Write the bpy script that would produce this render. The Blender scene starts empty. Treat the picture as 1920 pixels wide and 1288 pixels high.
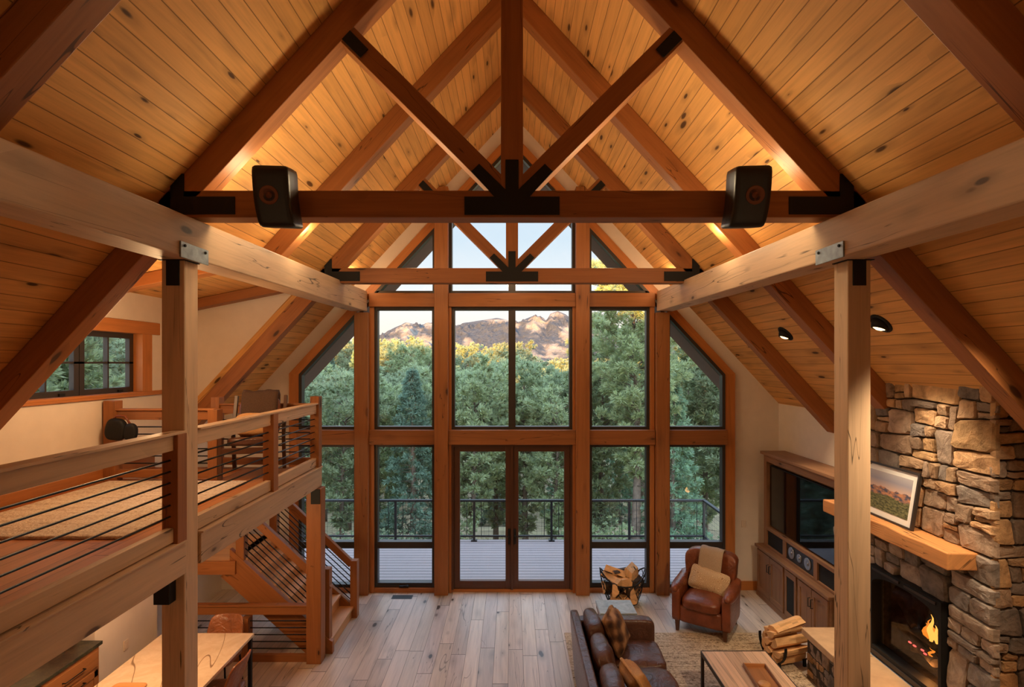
import bpy, bmesh, math, random
from mathutils import Vector, Matrix, noise
C = bpy.context.scene
COL = C.collection
R = math.radians
random.seed(7)
# ---------------------------------------------------------------- frame of reference
# u, v: size units of 9.1 mm, v measured from eye level; t: distance as a share of the window wall's
S, D, CH = 0.0091, 9.3, 3.8675
def W(u, t, v): return Vector((u * S, t * D, CH + v * S))
# ---------------------------------------------------------------- camera
cd = bpy.data.cameras.new('camera'); cam = bpy.data.objects.new('camera', cd); COL.objects.link(cam)
cam.location = (0, 0, CH); cam.rotation_euler = (R(90), 0, 0)
cd.sensor_width = 36; cd.lens = 36 * (D / S) / 1920; cd.shift_y = 36 / 1920; cd.clip_start = .05; cd.clip_end = 6000
C.camera = cam
C.view_settings.view_transform = 'Standard'; C.view_settings.look = 'None'
C.view_settings.exposure = 0.5; C.view_settings.gamma = 1.0
C.cycles.max_bounces = 7; C.cycles.diffuse_bounces = 4; C.cycles.glossy_bounces = 3
C.cycles.transparent_max_bounces = 10; C.cycles.transmission_bounces = 4
C.cycles.sample_clamp_indirect = 6.0; C.cycles.use_denoising = True
C.cycles.caustics_reflective = False; C.cycles.caustics_refractive = False
# ---------------------------------------------------------------- sky
wd = bpy.data.worlds.new('world'); C.world = wd; wd.use_nodes = True
nt = wd.node_tree; nt.nodes.clear()
tc = nt.nodes.new('ShaderNodeTexCoord'); sp = nt.nodes.new('ShaderNodeSeparateXYZ'); rp = nt.nodes.new('ShaderNodeValToRGB')
bg = nt.nodes.new('ShaderNodeBackground'); wo = nt.nodes.new('ShaderNodeOutputWorld')
nt.links.new(tc.outputs['Generated'], sp.inputs[0]); nt.links.new(sp.outputs['Z'], rp.inputs[0])
nt.links.new(rp.outputs[0], bg.inputs[0]); nt.links.new(bg.outputs[0], wo.inputs[0])
cr = rp.color_ramp
cr.elements[0].position = 0.0; cr.elements[0].color = (0.741, 0.689, 0.611, 1)
cr.elements[1].position = 1.0; cr.elements[1].color = (0.351, 0.494, 0.728, 1)
for p_, c_ in ((.05, (0.832, 0.754, 0.676, 1)), (.11, (0.767, 0.780, 0.793, 1)), (.22, (0.546, 0.650, 0.754, 1)), (.5, (0.468, 0.598, 0.754, 1))):
    e_ = cr.elements.new(p_); e_.color = c_
# brighter overhead and towards the sunset behind the house
m1 = nt.nodes.new('ShaderNodeMapRange'); m1.interpolation_type = 'SMOOTHSTEP'; nt.links.new(sp.outputs['Z'], m1.inputs[0])
for i_, v_ in enumerate((.36, .70, 1.0, 4.3)): m1.inputs[i_ + 1].default_value = v_
m2 = nt.nodes.new('ShaderNodeMapRange'); m2.interpolation_type = 'SMOOTHSTEP'; nt.links.new(sp.outputs['Y'], m2.inputs[0])
for i_, v_ in enumerate((.1, -.7, 0.0, 2.0)): m2.inputs[i_ + 1].default_value = v_
ad = nt.nodes.new('ShaderNodeMath'); nt.links.new(m1.outputs[0], ad.inputs[0]); nt.links.new(m2.outputs[0], ad.inputs[1]); nt.links.new(ad.outputs[0], bg.inputs[1])
# ---------------------------------------------------------------- lights
def light(name, kind, loc, power, color, size=.1, rot=None, spot=None, blend=.5, aim=None):
    l = bpy.data.lights.new(name, kind); o = bpy.data.objects.new(name, l); COL.objects.link(o)
    o.location = loc; l.energy = power; l.color = color
    if kind in ('POINT', 'SPOT'): l.shadow_soft_size = size
    if kind == 'AREA': l.size = size
    if kind == 'SPOT': l.spot_size = R(spot); l.spot_blend = blend
    if rot: o.rotation_euler = rot
    if aim is not None: o.rotation_euler = (Vector(aim) - Vector(loc)).to_track_quat('-Z', 'Y').to_euler()
    return o
sun = light('sun', 'SUN', (0, -20, 30), 19.0, (1.0, .45, .06), aim=(5.0, 0, 27.6))
sun.data.angle = R(1.2)
WARM = (1.0, .74, .42); WARM2 = (1.0, .76, .48)
# warm uplights standing on the tie beams and girders, and lamps of the loft behind
for u_ in (-282, 282):
    light('uplight', 'POINT', W(u_ * .8, .487, 160), 9, WARM, .12)
    light('uplight', 'POINT', W(u_ * .87, .65, 156), 12, WARM, .12)
    light('uplight', 'POINT', W(u_ * .53, .842, 162), 10, WARM, .12)
    light('uplight', 'POINT', W(u_, .93, 150), 7, WARM, .10)
    light('room_lamp', 'POINT', W(u_ * 1.01, -.20, -40), 15, (1.0, .68, .36), .2)
light('uplight', 'POINT', W(-110, .50, 158), 20, WARM, .12)
light('uplight', 'POINT', W(110, .50, 158), 20, WARM, .12)
light('uplight', 'POINT', W(0, .86, 170), 14, WARM, .1)
light('spot', 'SPOT', W(384, .375, 36), 190, WARM2, .08, spot=75, blend=.8, aim=W(270, .74, -425))
light('loft_lamp', 'POINT', W(-385, .60, 20), 32, (1.0, .62, .30), .12)
light('dining_lamp', 'POINT', W(-390, .56, -215), 40, (1.0, .66, .34), .12)
light('fire_glow', 'POINT', W(463, .59, -335), 5, (1, .4, .1), .06)
# ---------------------------------------------------------------- materials
class NB:
    def __init__(s, name):
        s.m = bpy.data.materials.new(name); s.m.use_nodes = True; s.t = s.m.node_tree; s.t.nodes.clear()
        s.out = s.n('ShaderNodeOutputMaterial'); s.b = s.n('ShaderNodeBsdfPrincipled'); s.l(s.b.outputs[0], s.out.inputs[0])
    def n(s, k): return s.t.nodes.new(k)
    def l(s, a, b): s.t.links.new(a, b)
    def put(s, sock, v):
        if isinstance(v, (int, float)): sock.default_value = v
        elif isinstance(v, tuple): sock.default_value = v if len(v) != 3 or sock.type == 'VECTOR' else (*v, 1)
        else: s.l(v, sock)
    def math(s, op, a, b=0.0, c=None):
        k = s.n('ShaderNodeMath'); k.operation = op; s.put(k.inputs[0], a); s.put(k.inputs[1], b)
        if c is not None: s.put(k.inputs[2], c)
        return k.outputs[0]
    def xyz(s, x, y, z=0.0):
        k = s.n('ShaderNodeCombineXYZ'); s.put(k.inputs[0], x); s.put(k.inputs[1], y); s.put(k.inputs[2], z); return k.outputs[0]
    def sep(s, v):
        k = s.n('ShaderNodeSeparateXYZ'); s.l(v, k.inputs[0]); return k.outputs
    def noise(s, vec, scale=1.0, detail=3, rough=.55, dist=0.0):
        k = s.n('ShaderNodeTexNoise'); s.l(vec, k.inputs['Vector']); k.inputs['Scale'].default_value = scale
        k.inputs['Detail'].default_value = detail; k.inputs['Roughness'].default_value = rough; k.inputs['Distortion'].default_value = dist
        return k.outputs[0]
    def ramp(s, f, stops):
        k = s.n('ShaderNodeValToRGB'); s.l(f, k.inputs[0]); r = k.color_ramp
        r.elements[0].position, r.elements[0].color = stops[0][0], (*stops[0][1], 1)
        r.elements[1].position, r.elements[1].color = stops[-1][0], (*stops[-1][1], 1)
        for p, c in stops[1:-1]:
            e = r.elements.new(p); e.color = (*c, 1)
        return k.outputs[0]
    def rng(s, f, a, b, c=0.0, d=1.0):
        k = s.n('ShaderNodeMapRange'); k.interpolation_type = 'SMOOTHSTEP'; s.put(k.inputs[0], f)
        for i, v in enumerate((a, b, c, d)): k.inputs[i + 1].default_value = v
        return k.outputs[0]
    def mix(s, f, a, b, mode='MIX'):
        k = s.n('ShaderNodeMix'); k.data_type = 'RGBA'; k.blend_type = mode
        s.put(k.inputs[0], f); s.put(k.inputs[6], a); s.put(k.inputs[7], b); return k.outputs[2]
    def coord(s, w='UV'):
        return s.n('ShaderNodeTexCoord').outputs[w]
    def bump(s, h, st=.3, dist=.01):
        k = s.n('ShaderNodeBump'); k.inputs['Strength'].default_value = st; k.inputs['Distance'].default_value = dist
        s.l(h, k.inputs['Height']); s.l(k.outputs[0], s.b.inputs['Normal'])
    def fin(s, color, rough=.5, metal=0.0, spec=.5):
        s.put(s.b.inputs['Base Color'], color); s.put(s.b.inputs['Roughness'], rough); s.put(s.b.inputs['Metallic'], metal)
        s.b.inputs['Specular IOR Level'].default_value = spec
        return s.m
def lin(r, g, b):
    f = lambda c: (c / 255 / 12.92) if c / 255 <= .04045 else ((c / 255 + .055) / 1.055) ** 2.4
    return (f(r), f(g), f(b))
def sc(c, k): return tuple(x * k for x in c)
def rand_obj(n): return n.n('ShaderNodeObjectInfo').outputs['Random']
def plain(name, c, rough=.5, metal=0.0, spec=.5, nz=0.0, nscale=30, bump=0.0):
    n = NB(name)
    if nz or bump:
        f = n.noise(n.coord('Object'), nscale, 4)
        if bump: n.bump(f, bump, .01)
        if nz: c = n.ramp(f, [(.3, sc(c, 1 - nz)), (.7, sc(c, 1 + nz))])
    return n.fin(c, rough, metal, spec)
def wood_color(n, u, v, base, knots=.5, contrast=.22, cracks=0.0, kscale=(2.2, 6.0), dark=.30):
    a = n.noise(n.xyz(n.math('MULTIPLY', u, 1.3), n.math('MULTIPLY', v, 26.0)), 1, 4, .6, .9)
    b = n.noise(n.xyz(n.math('MULTIPLY', u, .55), n.math('MULTIPLY', v, 6.0), 3.3), 1, 3, .5, 1.4)
    f = n.math('ADD', n.math('MULTIPLY', a, .55), n.math('MULTIPLY', b, .45))
    c = n.ramp(f, [(.30, sc(base, 1 - contrast * 1.6)), (.46, base), (.62, tuple(min(1, x * k) for x, k in zip(base, (1 + contrast, 1 + contrast, 1 + contrast * .9))))])
    if knots:
        k = n.n('ShaderNodeTexVoronoi'); n.l(n.xyz(n.math('MULTIPLY', u, kscale[0]), n.math('MULTIPLY', v, kscale[1])), k.inputs['Vector']); k.inputs['Scale'].default_value = 1.0
        cs = n.sep(k.outputs['Color'])
        on = n.rng(cs[0], 1 - knots, 1 - knots + .02)
        sz = n.math('MULTIPLY_ADD', cs[1], .12, .05)
        d = n.math('DIVIDE', k.outputs['Distance'], sz)
        core = n.math('MULTIPLY', on, n.rng(d, 1.3, .7))
        halo = n.math('MULTIPLY', on, n.rng(d, 3.6, .8, 0, .55))
        c = n.mix(halo, c, sc(base, .55), 'MIX')
        c = n.mix(core, c, sc((base[0], base[1] * .8, base[2] * .7), dark * .6))
    if cracks:
        w = n.noise(n.xyz(n.math('MULTIPLY', u, .35), n.math('MULTIPLY', v, 5.0), 9.1), 1, 3, .5, .6)
        ln = n.rng(n.math('ABSOLUTE', n.math('SUBTRACT', w, .5)), .005, .0015)
        br = n.rng(n.noise(n.xyz(n.math('MULTIPLY', u, .9), n.math('MULTIPLY', v, 2.0), 5.0), 1, 2), .46, .54)
        c = n.mix(n.math('MULTIPLY', n.math('MULTIPLY', ln, br), cracks), c, sc(base, .16))
    return c, f
def timber(name, base, knots=.35, contrast=.2, cracks=.7, rough=.5, var=.10, spec=.4):
    n = NB(name); s = n.sep(n.coord())
    c, f = wood_color(n, s[0], s[1], base, knots, contrast, cracks)
    r = n.math('MULTIPLY_ADD', rand_obj(n), 2 * var, 1 - var)
    k = n.n('ShaderNodeHueSaturation'); n.l(c, k.inputs['Color']); n.l(r, k.inputs['Value'])
    n.bump(f, .15, .004)
    return n.fin(k.outputs[0], rough, 0, spec)
def planks(name, base, width, length=0.0, knots=.45, contrast=.2, tint=.16, seam=.025, seamdark=.35, rough=.45, cool=None, spec=.4, cracks=0.0):
    n = NB(name); s = n.sep(n.coord()); u, v = s[0], s[1]
    q = n.math('DIVIDE', v, width); i = n.math('FLOOR', q); fr = n.math('FRACT', q)
    w1 = n.n('ShaderNodeTexWhiteNoise'); w1.noise_dimensions = '2D'; n.l(n.xyz(i, 7.7), w1.inputs['Vector'])
    r1 = w1.outputs['Value']
    edge = n.math('MINIMUM', fr, n.math('SUBTRACT', 1.0, fr)); sm = n.rng(edge, seam, seam * .35)
    if length:
        lq = n.math('DIVIDE', n.math('MULTIPLY_ADD', r1, length * 3.7, u), length); j = n.math('FLOOR', lq); lf = n.math('FRACT', lq)
        le = n.math('MINIMUM', lf, n.math('SUBTRACT', 1.0, lf)); sm = n.math('MAXIMUM', sm, n.rng(le, .004, .0015))
    else: j = 0.0
    w2 = n.n('ShaderNodeTexWhiteNoise'); w2.noise_dimensions = '2D'; n.l(n.xyz(i, j), w2.inputs['Vector']); r2 = w2.outputs['Value']
    c, f = wood_color(n, n.math('MULTIPLY_ADD', r2, 31.0, u), n.math('MULTIPLY_ADD', i, .37, v), base, knots, contrast, cracks, (2.0, 1 / width * .9), .22)
    k = n.n('ShaderNodeHueSaturation'); n.l(c, k.inputs['Color']); n.l(n.math('MULTIPLY_ADD', r2, 2 * tint, 1 - tint), k.inputs['Value'])
    c = k.outputs[0]
    if cool: c = n.mix(n.math('MULTIPLY', w2.outputs['Color'], .55), c, n.mix(1.0, c, cool, 'MULTIPLY'))
    c = n.mix(n.math('MULTIPLY', sm, 1 - seamdark), c, sc(base, .10))
    n.bump(n.math('ADD', n.math('MULTIPLY', n.math('SUBTRACT', 1.0, sm), 1.0), n.math('MULTIPLY', f, .08)), .6, .006)
    return n.fin(c, rough, 0, spec)
M = {}
M['fir'] = timber('fir_timber', lin(152, 96, 52), .30, .15, .8)
M['fir_pale'] = timber('pale_fir_timber', lin(204, 172, 140), .42, .13, .9)
M['trim'] = timber('fir_trim', lin(176, 110, 56), .25, .14, 0)
M['oak'] = timber('oak_step', lin(205, 150, 96), .2, .14, 0)
M['mantel'] = timber('mantel_oak', lin(205, 142, 88), .2, .2, 1.0, .6)
M['ceil'] = planks('pine_ceiling_planks', lin(218, 164, 98), .128, 0, .80, .15, .10, .036, .38, .6, None, .25)
M['floor'] = planks('oak_floor_planks', lin(206, 190, 174), .19, 1.9, .75, .16, .16, .016, .25, .33, lin(205, 205, 225), .45, .6)
M['loftfloor'] = planks('loft_floor_planks', lin(190, 128, 84), .16, 1.7, .2, .14, .10, .02, .3, .35)
M['deck'] = planks('deck_boards', lin(150, 134, 132), .139, 0, 0, .06, .05, .10, .0, .6)
M['cab'] = timber('weathered_cabinet_wood', lin(138, 100, 72), .15, .2, 0, .5, .05)
M['kcab'] = timber('alder_cabinet_wood', lin(165, 110, 66), .15, .18, 0, .45, .04)
M['tabletop'] = planks('coffee_table_planks', lin(204, 168, 138), .11, 0, .25, .22, .16, .02, .3, .5)
M['wall'] = plain('plaster', lin(228, 214, 198), .85, nz=.03, nscale=6, bump=.03)
M['black'] = plain('black_steel', (.010, .010, .011), .6, 0, .3)
M['rod'] = plain('dark_steel_rod', (.03, .03, .032), .35, .8)
M['galv'] = plain('zinc_steel', (.30, .34, .37), .38, .85, nz=.25, nscale=14)
M['frame'] = plain('dark_bronze_frame', lin(58, 50, 46), .45, .2)
M['dframe'] = timber('dark_stained_frame', lin(84, 52, 34), 0, .12, 0, .4, .03)
M['ext'] = plain('dark_brown_board', lin(112, 84, 72), .7)
M['railing'] = plain('black_railing', (.02, .022, .025), .5, .2)
M['grill'] = plain('speaker_cloth', (.008, .008, .009), .9)
M['spk'] = plain('black_ash_cabinet', (.012, .011, .010), .38, nz=.2, nscale=60)
M['cone'] = plain('copper_cone', lin(120, 74, 48), .45, .4)
M['silver'] = plain('silver_cone', (.35, .36, .38), .3, .8)
M['tv'] = plain('tv_glass', (.004, .004, .005), .04, 0, .6)
M['brown_throw'] = plain('brown_wool', lin(84, 62, 48), .95, nz=.2, nscale=90, bump=.5)
M['beige_throw'] = plain('beige_wool', lin(170, 146, 122), .95, nz=.12, nscale=110, bump=.5)
M['white_p'] = plain('white_plastic', lin(225, 205, 185), .4)
M['granite'] = (lambda n: n.fin(n.ramp(n.noise(n.coord('Object'), 14, 9, .75, .6), [(.38, (.014, .018, .014)), (.56, (.05, .05, .032)), (.74, (.15, .12, .06))]), .3))(NB('dark_granite'))
M['slate'] = (lambda n: n.fin(n.ramp(n.noise(n.coord('Object'), 5, 8, .7, .8), [(.3, lin(110, 122, 134)), (.7, lin(176, 186, 194))]), .35))(NB('grey_stone_top'))
M['flag'] = plain('tan_flagstone', lin(196, 160, 124), .7, nz=.14, nscale=5, bump=.2)
M['bark'] = plain('bark', lin(78, 62, 50), .95, nz=.35, nscale=18, bump=.8)
M['trunk'] = plain('pine_trunk', lin(112, 96, 84), .95, nz=.35, nscale=6, bump=.9)
M['split'] = (lambda n: n.fin(wood_color(n, *n.sep(n.coord())[:2], lin(222, 174, 122), .1, .22)[0], .8))(NB('split_wood'))
M['red'] = plain('red_lacquer', lin(176, 82, 52), .5)
M['paper'] = plain('white_mat_board', lin(232, 230, 228), .8)
M['char'] = plain('charred_log', (.05, .04, .034), .95, nz=.5, nscale=20, bump=.8)
M['dirt'] = (lambda n: n.fin(n.ramp(n.noise(n.coord('Object'), .35, 6, .65), [(.3, lin(120, 104, 80)), (.55, lin(168, 150, 116)), (.75, lin(150, 146, 100))]), 1.0))(NB('forest_floor'))
def leather(name, base):
    n = NB(name); co = n.coord('Object')
    f = n.noise(co, 5, 5, .6); g = n.noise(co, 60, 3)
    c = n.ramp(f, [(.3, sc(base, .62)), (.5, base), (.7, sc(base, 1.3))])
    n.bump(n.math('ADD', n.math('MULTIPLY', n.noise(co, 11, 3, .5, 1.5), .9), n.math('MULTIPLY', g, .1)), .5, .02)
    return n.fin(c, n.rng(g, .2, .8, .26, .42), 0, .55)
M['leather'] = leather('cognac_leather', lin(120, 62, 36))
M['dleather'] = leather('dark_brown_leather', lin(88, 56, 44))
M['tanleather'] = leather('tan_leather', lin(142, 84, 48))
def glass(name, ior=1.5, tint=(1, 1, 1)):
    n = NB(name); t = n.n('ShaderNodeBsdfTransparent'); t.inputs[0].default_value = (*tint, 1)
    g = n.n('ShaderNodeBsdfGlossy'); g.inputs['Roughness'].default_value = .0
    k = n.n('ShaderNodeLayerWeight'); f0 = ((ior - 1) / (ior + 1)) ** 2
    f = n.math('MULTIPLY_ADD', n.math('POWER', k.outputs['Facing'], 5.0), 1 - f0, f0)
    m = n.n('ShaderNodeMixShader'); n.l(f, m.inputs[0]); n.l(t.outputs[0], m.inputs[1]); n.l(g.outputs[0], m.inputs[2])
    n.l(m.outputs[0], n.out.inputs[0]); return n.m
M['glass'] = glass('window_glass', 1.35, (.97, .98, .97))
M['fglass'] = glass('fire_glass', 1.4, (.75, .72, .7))
def emit(name, c, s):
    n = NB(name); e = n.n('ShaderNodeEmission'); e.inputs[0].default_value = (*c, 1); e.inputs[1].default_value = s
    n.l(e.outputs[0], n.out.inputs[0]); return n.m
M['bulb'] = emit('lamp_bulb', (1, .62, .25), 6.0)
M['flame'] = emit('flame', (1, .30, .03), 1.3); M['flame_core'] = emit('flame_core', (1, .46, .08), 2.0)
M['ember'] = emit('ember', (1, .12, .10), 2.2)
def stone_mat():
    n = NB('field_stone'); a = n.n('ShaderNodeVertexColor'); a.layer_name = 'stone'
    co = n.coord('Object'); f = n.noise(co, 7, 8, .68, .6); g = n.noise(co, 30, 6, .7)
    c = n.mix(1.0, a.outputs[0], n.ramp(f, [(.30, (.45, .42, .40)), (.5, (.9, .88, .86)), (.7, (1.25, 1.2, 1.15))]), 'MULTIPLY')
    n.bump(n.math('ADD', f, n.math('MULTIPLY', g, .5)), .8, .03)
    return n.fin(c, .9, 0, .2)
M['stone'] = stone_mat()
M['mortar'] = plain('dark_mortar', lin(60, 50, 42), .95, nz=.2, nscale=40, bump=.4)
def rug_mat(name, c1, c2, c3, rows):
    n = NB(name); co = n.coord('Object'); s = n.sep(co)
    f = n.noise(co, 38, 3, .7)
    b = n.noise(n.xyz(n.math('MULTIPLY', s[0], 3.0), n.math('MULTIPLY', s[1], rows)), 1, 3, .6)
    c = n.ramp(n.math('ADD', n.math('MULTIPLY', f, .6), n.math('MULTIPLY', b, .4)), [(.36, c1), (.48, c2), (.6, c3)])
    n.bump(f, 1.0, .02)
    return n.fin(c, 1.0, 0, .1)
M['rug'] = rug_mat('wool_rug', lin(112, 94, 78), lin(188, 166, 142), lin(220, 200, 174), 26)
M['shag'] = rug_mat('cream_shag', lin(190, 166, 144), lin(232, 214, 194), lin(246, 234, 218), 14)
def plaid():
    n = NB('plaid_cloth'); s = n.sep(n.coord('Object'))
    a = n.math('SINE', n.math('MULTIPLY', s[0], 55)); b = n.math('SINE', n.math('MULTIPLY', s[2], 48))
    f = n.math('MULTIPLY_ADD', n.math('ADD', a, b), .18, n.noise(n.coord('Object'), 9, 4))
    return n.fin(n.ramp(f, [(.2, lin(62, 40, 32)), (.5, lin(112, 78, 54)), (.8, lin(168, 128, 92))]), .9)
M['plaid'] = plaid()
def paisley():
    n = NB('paisley_cloth'); v = n.n('ShaderNodeTexVoronoi'); n.l(n.coord('Object'), v.inputs['Vector']); v.inputs['Scale'].default_value = 12
    f = n.math('SINE', n.math('MULTIPLY', v.outputs['Distance'], 42.0))
    return n.fin(n.ramp(f, [(.3, lin(206, 178, 142)), (.8, lin(160, 122, 90))]), .85)
M['paisley'] = paisley()
M['tanpillow'] = plain('tan_cloth', lin(206, 156, 104), .9, nz=.1, nscale=60)
def quartz():
    n = NB('veined_stone_top'); s = n.sep(n.coord('Object'))
    w = n.noise(n.xyz(n.math('MULTIPLY', n.math('ADD', s[0], n.math('MULTIPLY', s[1], .35)), 3.2), n.math('MULTIPLY', s[1], .55)), 1, 1, .4, .2)
    ln = n.rng(n.math('ABSOLUTE', n.math('SUBTRACT', w, .5)), .006, .0015)
    c = n.ramp(n.noise(n.coord('Object'), 4, 6, .7, 1.0), [(.3, lin(214, 186, 150)), (.7, lin(236, 214, 182))])
    return n.fin(n.mix(n.math('MULTIPLY', ln, .8), c, lin(120, 84, 56)), .25)
M['quartz'] = quartz()
def foliage(name, base, var=.35):
    n = NB(name); g = n.n('ShaderNodeNewGeometry'); f = n.math('MULTIPLY_ADD', g.outputs['Random Per Island'], .5, n.math('MULTIPLY', rand_obj(n), .5))
    c = n.ramp(f, [(.1, sc(base, 1 - var)), (.5, base), (.9, (base[0] * (1 + var * 1.1), base[1] * (1 + var), base[2] * (1 + var * .4)))])
    d = n.n('ShaderNodeBsdfDiffuse'); n.l(c, d.inputs[0]); t = n.n('ShaderNodeBsdfTranslucent'); n.l(c, t.inputs[0])
    m = n.n('ShaderNodeMixShader'); m.inputs[0].default_value = .45; n.l(d.outputs[0], m.inputs[1]); n.l(t.outputs[0], m.inputs[2])
    n.l(m.outputs[0], n.out.inputs[0]); return n.m
M['needle'] = foliage('pine_needles', lin(160, 172, 138))
M['needle_b'] = foliage('fir_needles', lin(138, 164, 142))
def mountain_mat():
    n = NB('granite_mountain'); a = n.n('ShaderNodeVertexColor'); a.layer_name = 'rock'
    f = n.noise(n.coord('Object'), .045, 8, .7); g = n.noise(n.coord('Object'), .3, 6, .7)
    rock = n.ramp(f, [(.3, (.20, .165, .13)), (.7, (.38, .32, .26))])
    wood = n.ramp(g, [(.35, (.05, .058, .07)), (.65, (.10, .105, .115))])
    n.bump(n.math('ADD', f, n.math('MULTIPLY', g, .5)), 1.0, 6.0)
    return n.fin(n.mix(a.outputs[0], wood, rock), 1.0, 0, .1)
M['mountain'] = mountain_mat()
def print_mat():
    n = NB('landscape_print'); s = n.sep(n.coord()); v = s[1]; u = s[0]
    h = n.math('MULTIPLY_ADD', n.noise(n.xyz(n.math('MULTIPLY', u, 4.0), 0.0), 1, 5, .6), .34, .42)
    h2 = n.math('MULTIPLY_ADD', n.noise(n.xyz(n.math('MULTIPLY', u, 3.0), 4.0), 1, 5, .6), .30, .26)
    sky = n.ramp(v, [(.6, lin(206, 176, 164)), (.8, lin(158, 156, 172)), (1.0, lin(186, 180, 186))])
    mt = n.ramp(n.noise(n.xyz(n.math('MULTIPLY', u, 9.0), n.math('MULTIPLY', v, 12.0)), 1, 5), [(.4, lin(84, 84, 104)), (.6, lin(198, 140, 106))])
    fd = n.ramp(n.noise(n.xyz(n.math('MULTIPLY', u, 16.0), n.math('MULTIPLY', v, 26.0)), 1, 5), [(.35, lin(64, 68, 52)), (.65, lin(132, 130, 92))])
    c = n.mix(n.rng(n.math('SUBTRACT', v, h), .01, -.01), sky, mt); c = n.mix(n.rng(n.math('SUBTRACT', v, h2), .02, -.02), c, fd)
    return n.fin(c, .25)
M['print'] = print_mat()
# ---------------------------------------------------------------- mesh building
class MB:
    def __init__(s): s.bm = bmesh.new(); s.info = {}; s.k = 0
    def _faces(s, faces, along, mi=0, smooth=False):
        off = (random.uniform(0, 40), random.uniform(0, 40))
        for f in faces: f.material_index = mi; f.smooth = smooth; s.info[f] = (Vector(along).normalized(), off)
    def hexa(s, c, along=(1, 0, 0), mi=0):   # c: 4 bottom + 4 top corners
        v = [s.bm.verts.new(p) for p in c]
        s._faces([s.bm.faces.new([v[i] for i in q]) for q in ((3, 2, 1, 0), (4, 5, 6, 7), (0, 1, 5, 4), (1, 2, 6, 5), (2, 3, 7, 6), (3, 0, 4, 7))], along, mi)
        return s
    def box(s, x0, x1, y0, y1, z0, z1, along=None, mi=0):
        x0, x1 = sorted((x0, x1)); y0, y1 = sorted((y0, y1)); z0, z1 = sorted((z0, z1))
        if along is None: along = ((1, 0, 0), (0, 1, 0), (0, 0, 1))[max(range(3), key=lambda i: (x1 - x0, y1 - y0, z1 - z0)[i])]
        return s.hexa([(x0, y0, z0), (x1, y0, z0), (x1, y1, z0), (x0, y1, z0), (x0, y0, z1), (x1, y0, z1), (x1, y1, z1), (x0, y1, z1)], along, mi)
    def ub(s, u0, u1, t0, t1, v0, v1, along=None, mi=0):
        a, b = W(u0, t0, v0), W(u1, t1, v1); return s.box(a.x, b.x, a.y, b.y, a.z, b.z, along, mi)
    def beam(s, p0, p1, w, h, up=(0, 0, 1), mi=0):
        p0, p1 = Vector(p0), Vector(p1); a = (p1 - p0).normalized(); sd = a.cross(Vector(up)).normalized(); n = sd.cross(a)
        c = []
        for z in (-h / 2, h / 2):
            c += [p0 - sd * w / 2 + n * z, p0 + sd * w / 2 + n * z, p1 + sd * w / 2 + n * z, p1 - sd * w / 2 + n * z]
        return s.hexa([tuple(x) for x in c], a, mi)
    def prism(s, pts, vec, along=(1, 0, 0), mi=0, mi_side=None, smooth=False):   # pts: planar 3d loop, swept by vec
        vec = Vector(vec); a = [s.bm.verts.new(p) for p in pts]; b = [s.bm.verts.new(Vector(p) + vec) for p in pts]; n = len(a)
        fs = [s.bm.faces.new(a[::-1]), s.bm.faces.new(b)]
        sd = [s.bm.faces.new((a[i], a[(i + 1) % n], b[(i + 1) % n], b[i])) for i in range(n)]
        s._faces(fs, along, mi); s._faces(sd, along, mi if mi_side is None else mi_side, smooth)
        for f in sd: s.info[f] = (s.info[f][0], s.info[fs[0]][1])
        return s
    def uprism(s, poly, t0, t1, along=(1, 0), mi=0):
        return s.prism([W(u, t0, v) for u, v in poly], (0, (t1 - t0) * D, 0), (along[0], 0, along[1]), mi)
    def tube(s, path, r, seg=8, mi=0, closed=False):
        path = [Vector(p) for p in path]; rs = r if isinstance(r, (list, tuple)) else [r] * len(path); rings = []; n = len(path); pu = None
        for i, p in enumerate(path):
            d = (path[(i + 1) % n] - path[i - 1]) if closed else path[min(i + 1, n - 1)] - path[max(i - 1, 0)]
            d.normalize()
            if pu is None: pu = d.orthogonal().normalized()
            pu = (pu - d * pu.dot(d)).normalized(); w = d.cross(pu)
            rings.append([s.bm.verts.new(p + (pu * math.cos(q) + w * math.sin(q)) * rs[i]) for q in (2 * math.pi * k / seg for k in range(seg))])
        fs = []
        for i in range(n if closed else n - 1):
            a, b = rings[i], rings[(i + 1) % n]
            fs += [s.bm.faces.new((a[k], a[(k + 1) % seg], b[(k + 1) % seg], b[k])) for k in range(seg)]
        s._faces(fs, path[-1] - path[0] if not closed else (1, 0, 0), mi, True)
        if not closed: s._faces([s.bm.faces.new(rings[0][::-1]), s.bm.faces.new(rings[-1])], (1, 0, 0), mi)
        return s
    def lathe(s, prof, c, axis=(0, 0, 1), seg=24, mi=0):
        ax = Vector(axis).normalized(); e = ax.orthogonal().normalized(); f = ax.cross(e); c = Vector(c); rings = []
        for r, z in prof:
            rings.append([s.bm.verts.new(c + ax * z + (e * math.cos(q) + f * math.sin(q)) * max(r, 1e-4)) for q in (2 * math.pi * k / seg for k in range(seg))])
        fs = []
        for a, b in zip(rings, rings[1:]): fs += [s.bm.faces.new((a[k], a[(k + 1) % seg], b[(k + 1) % seg], b[k])) for k in range(seg)]
        s._faces(fs, e, mi, True)
        s._faces([s.bm.faces.new(rings[0][::-1]), s.bm.faces.new(rings[-1])], e, mi)
        return s
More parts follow.
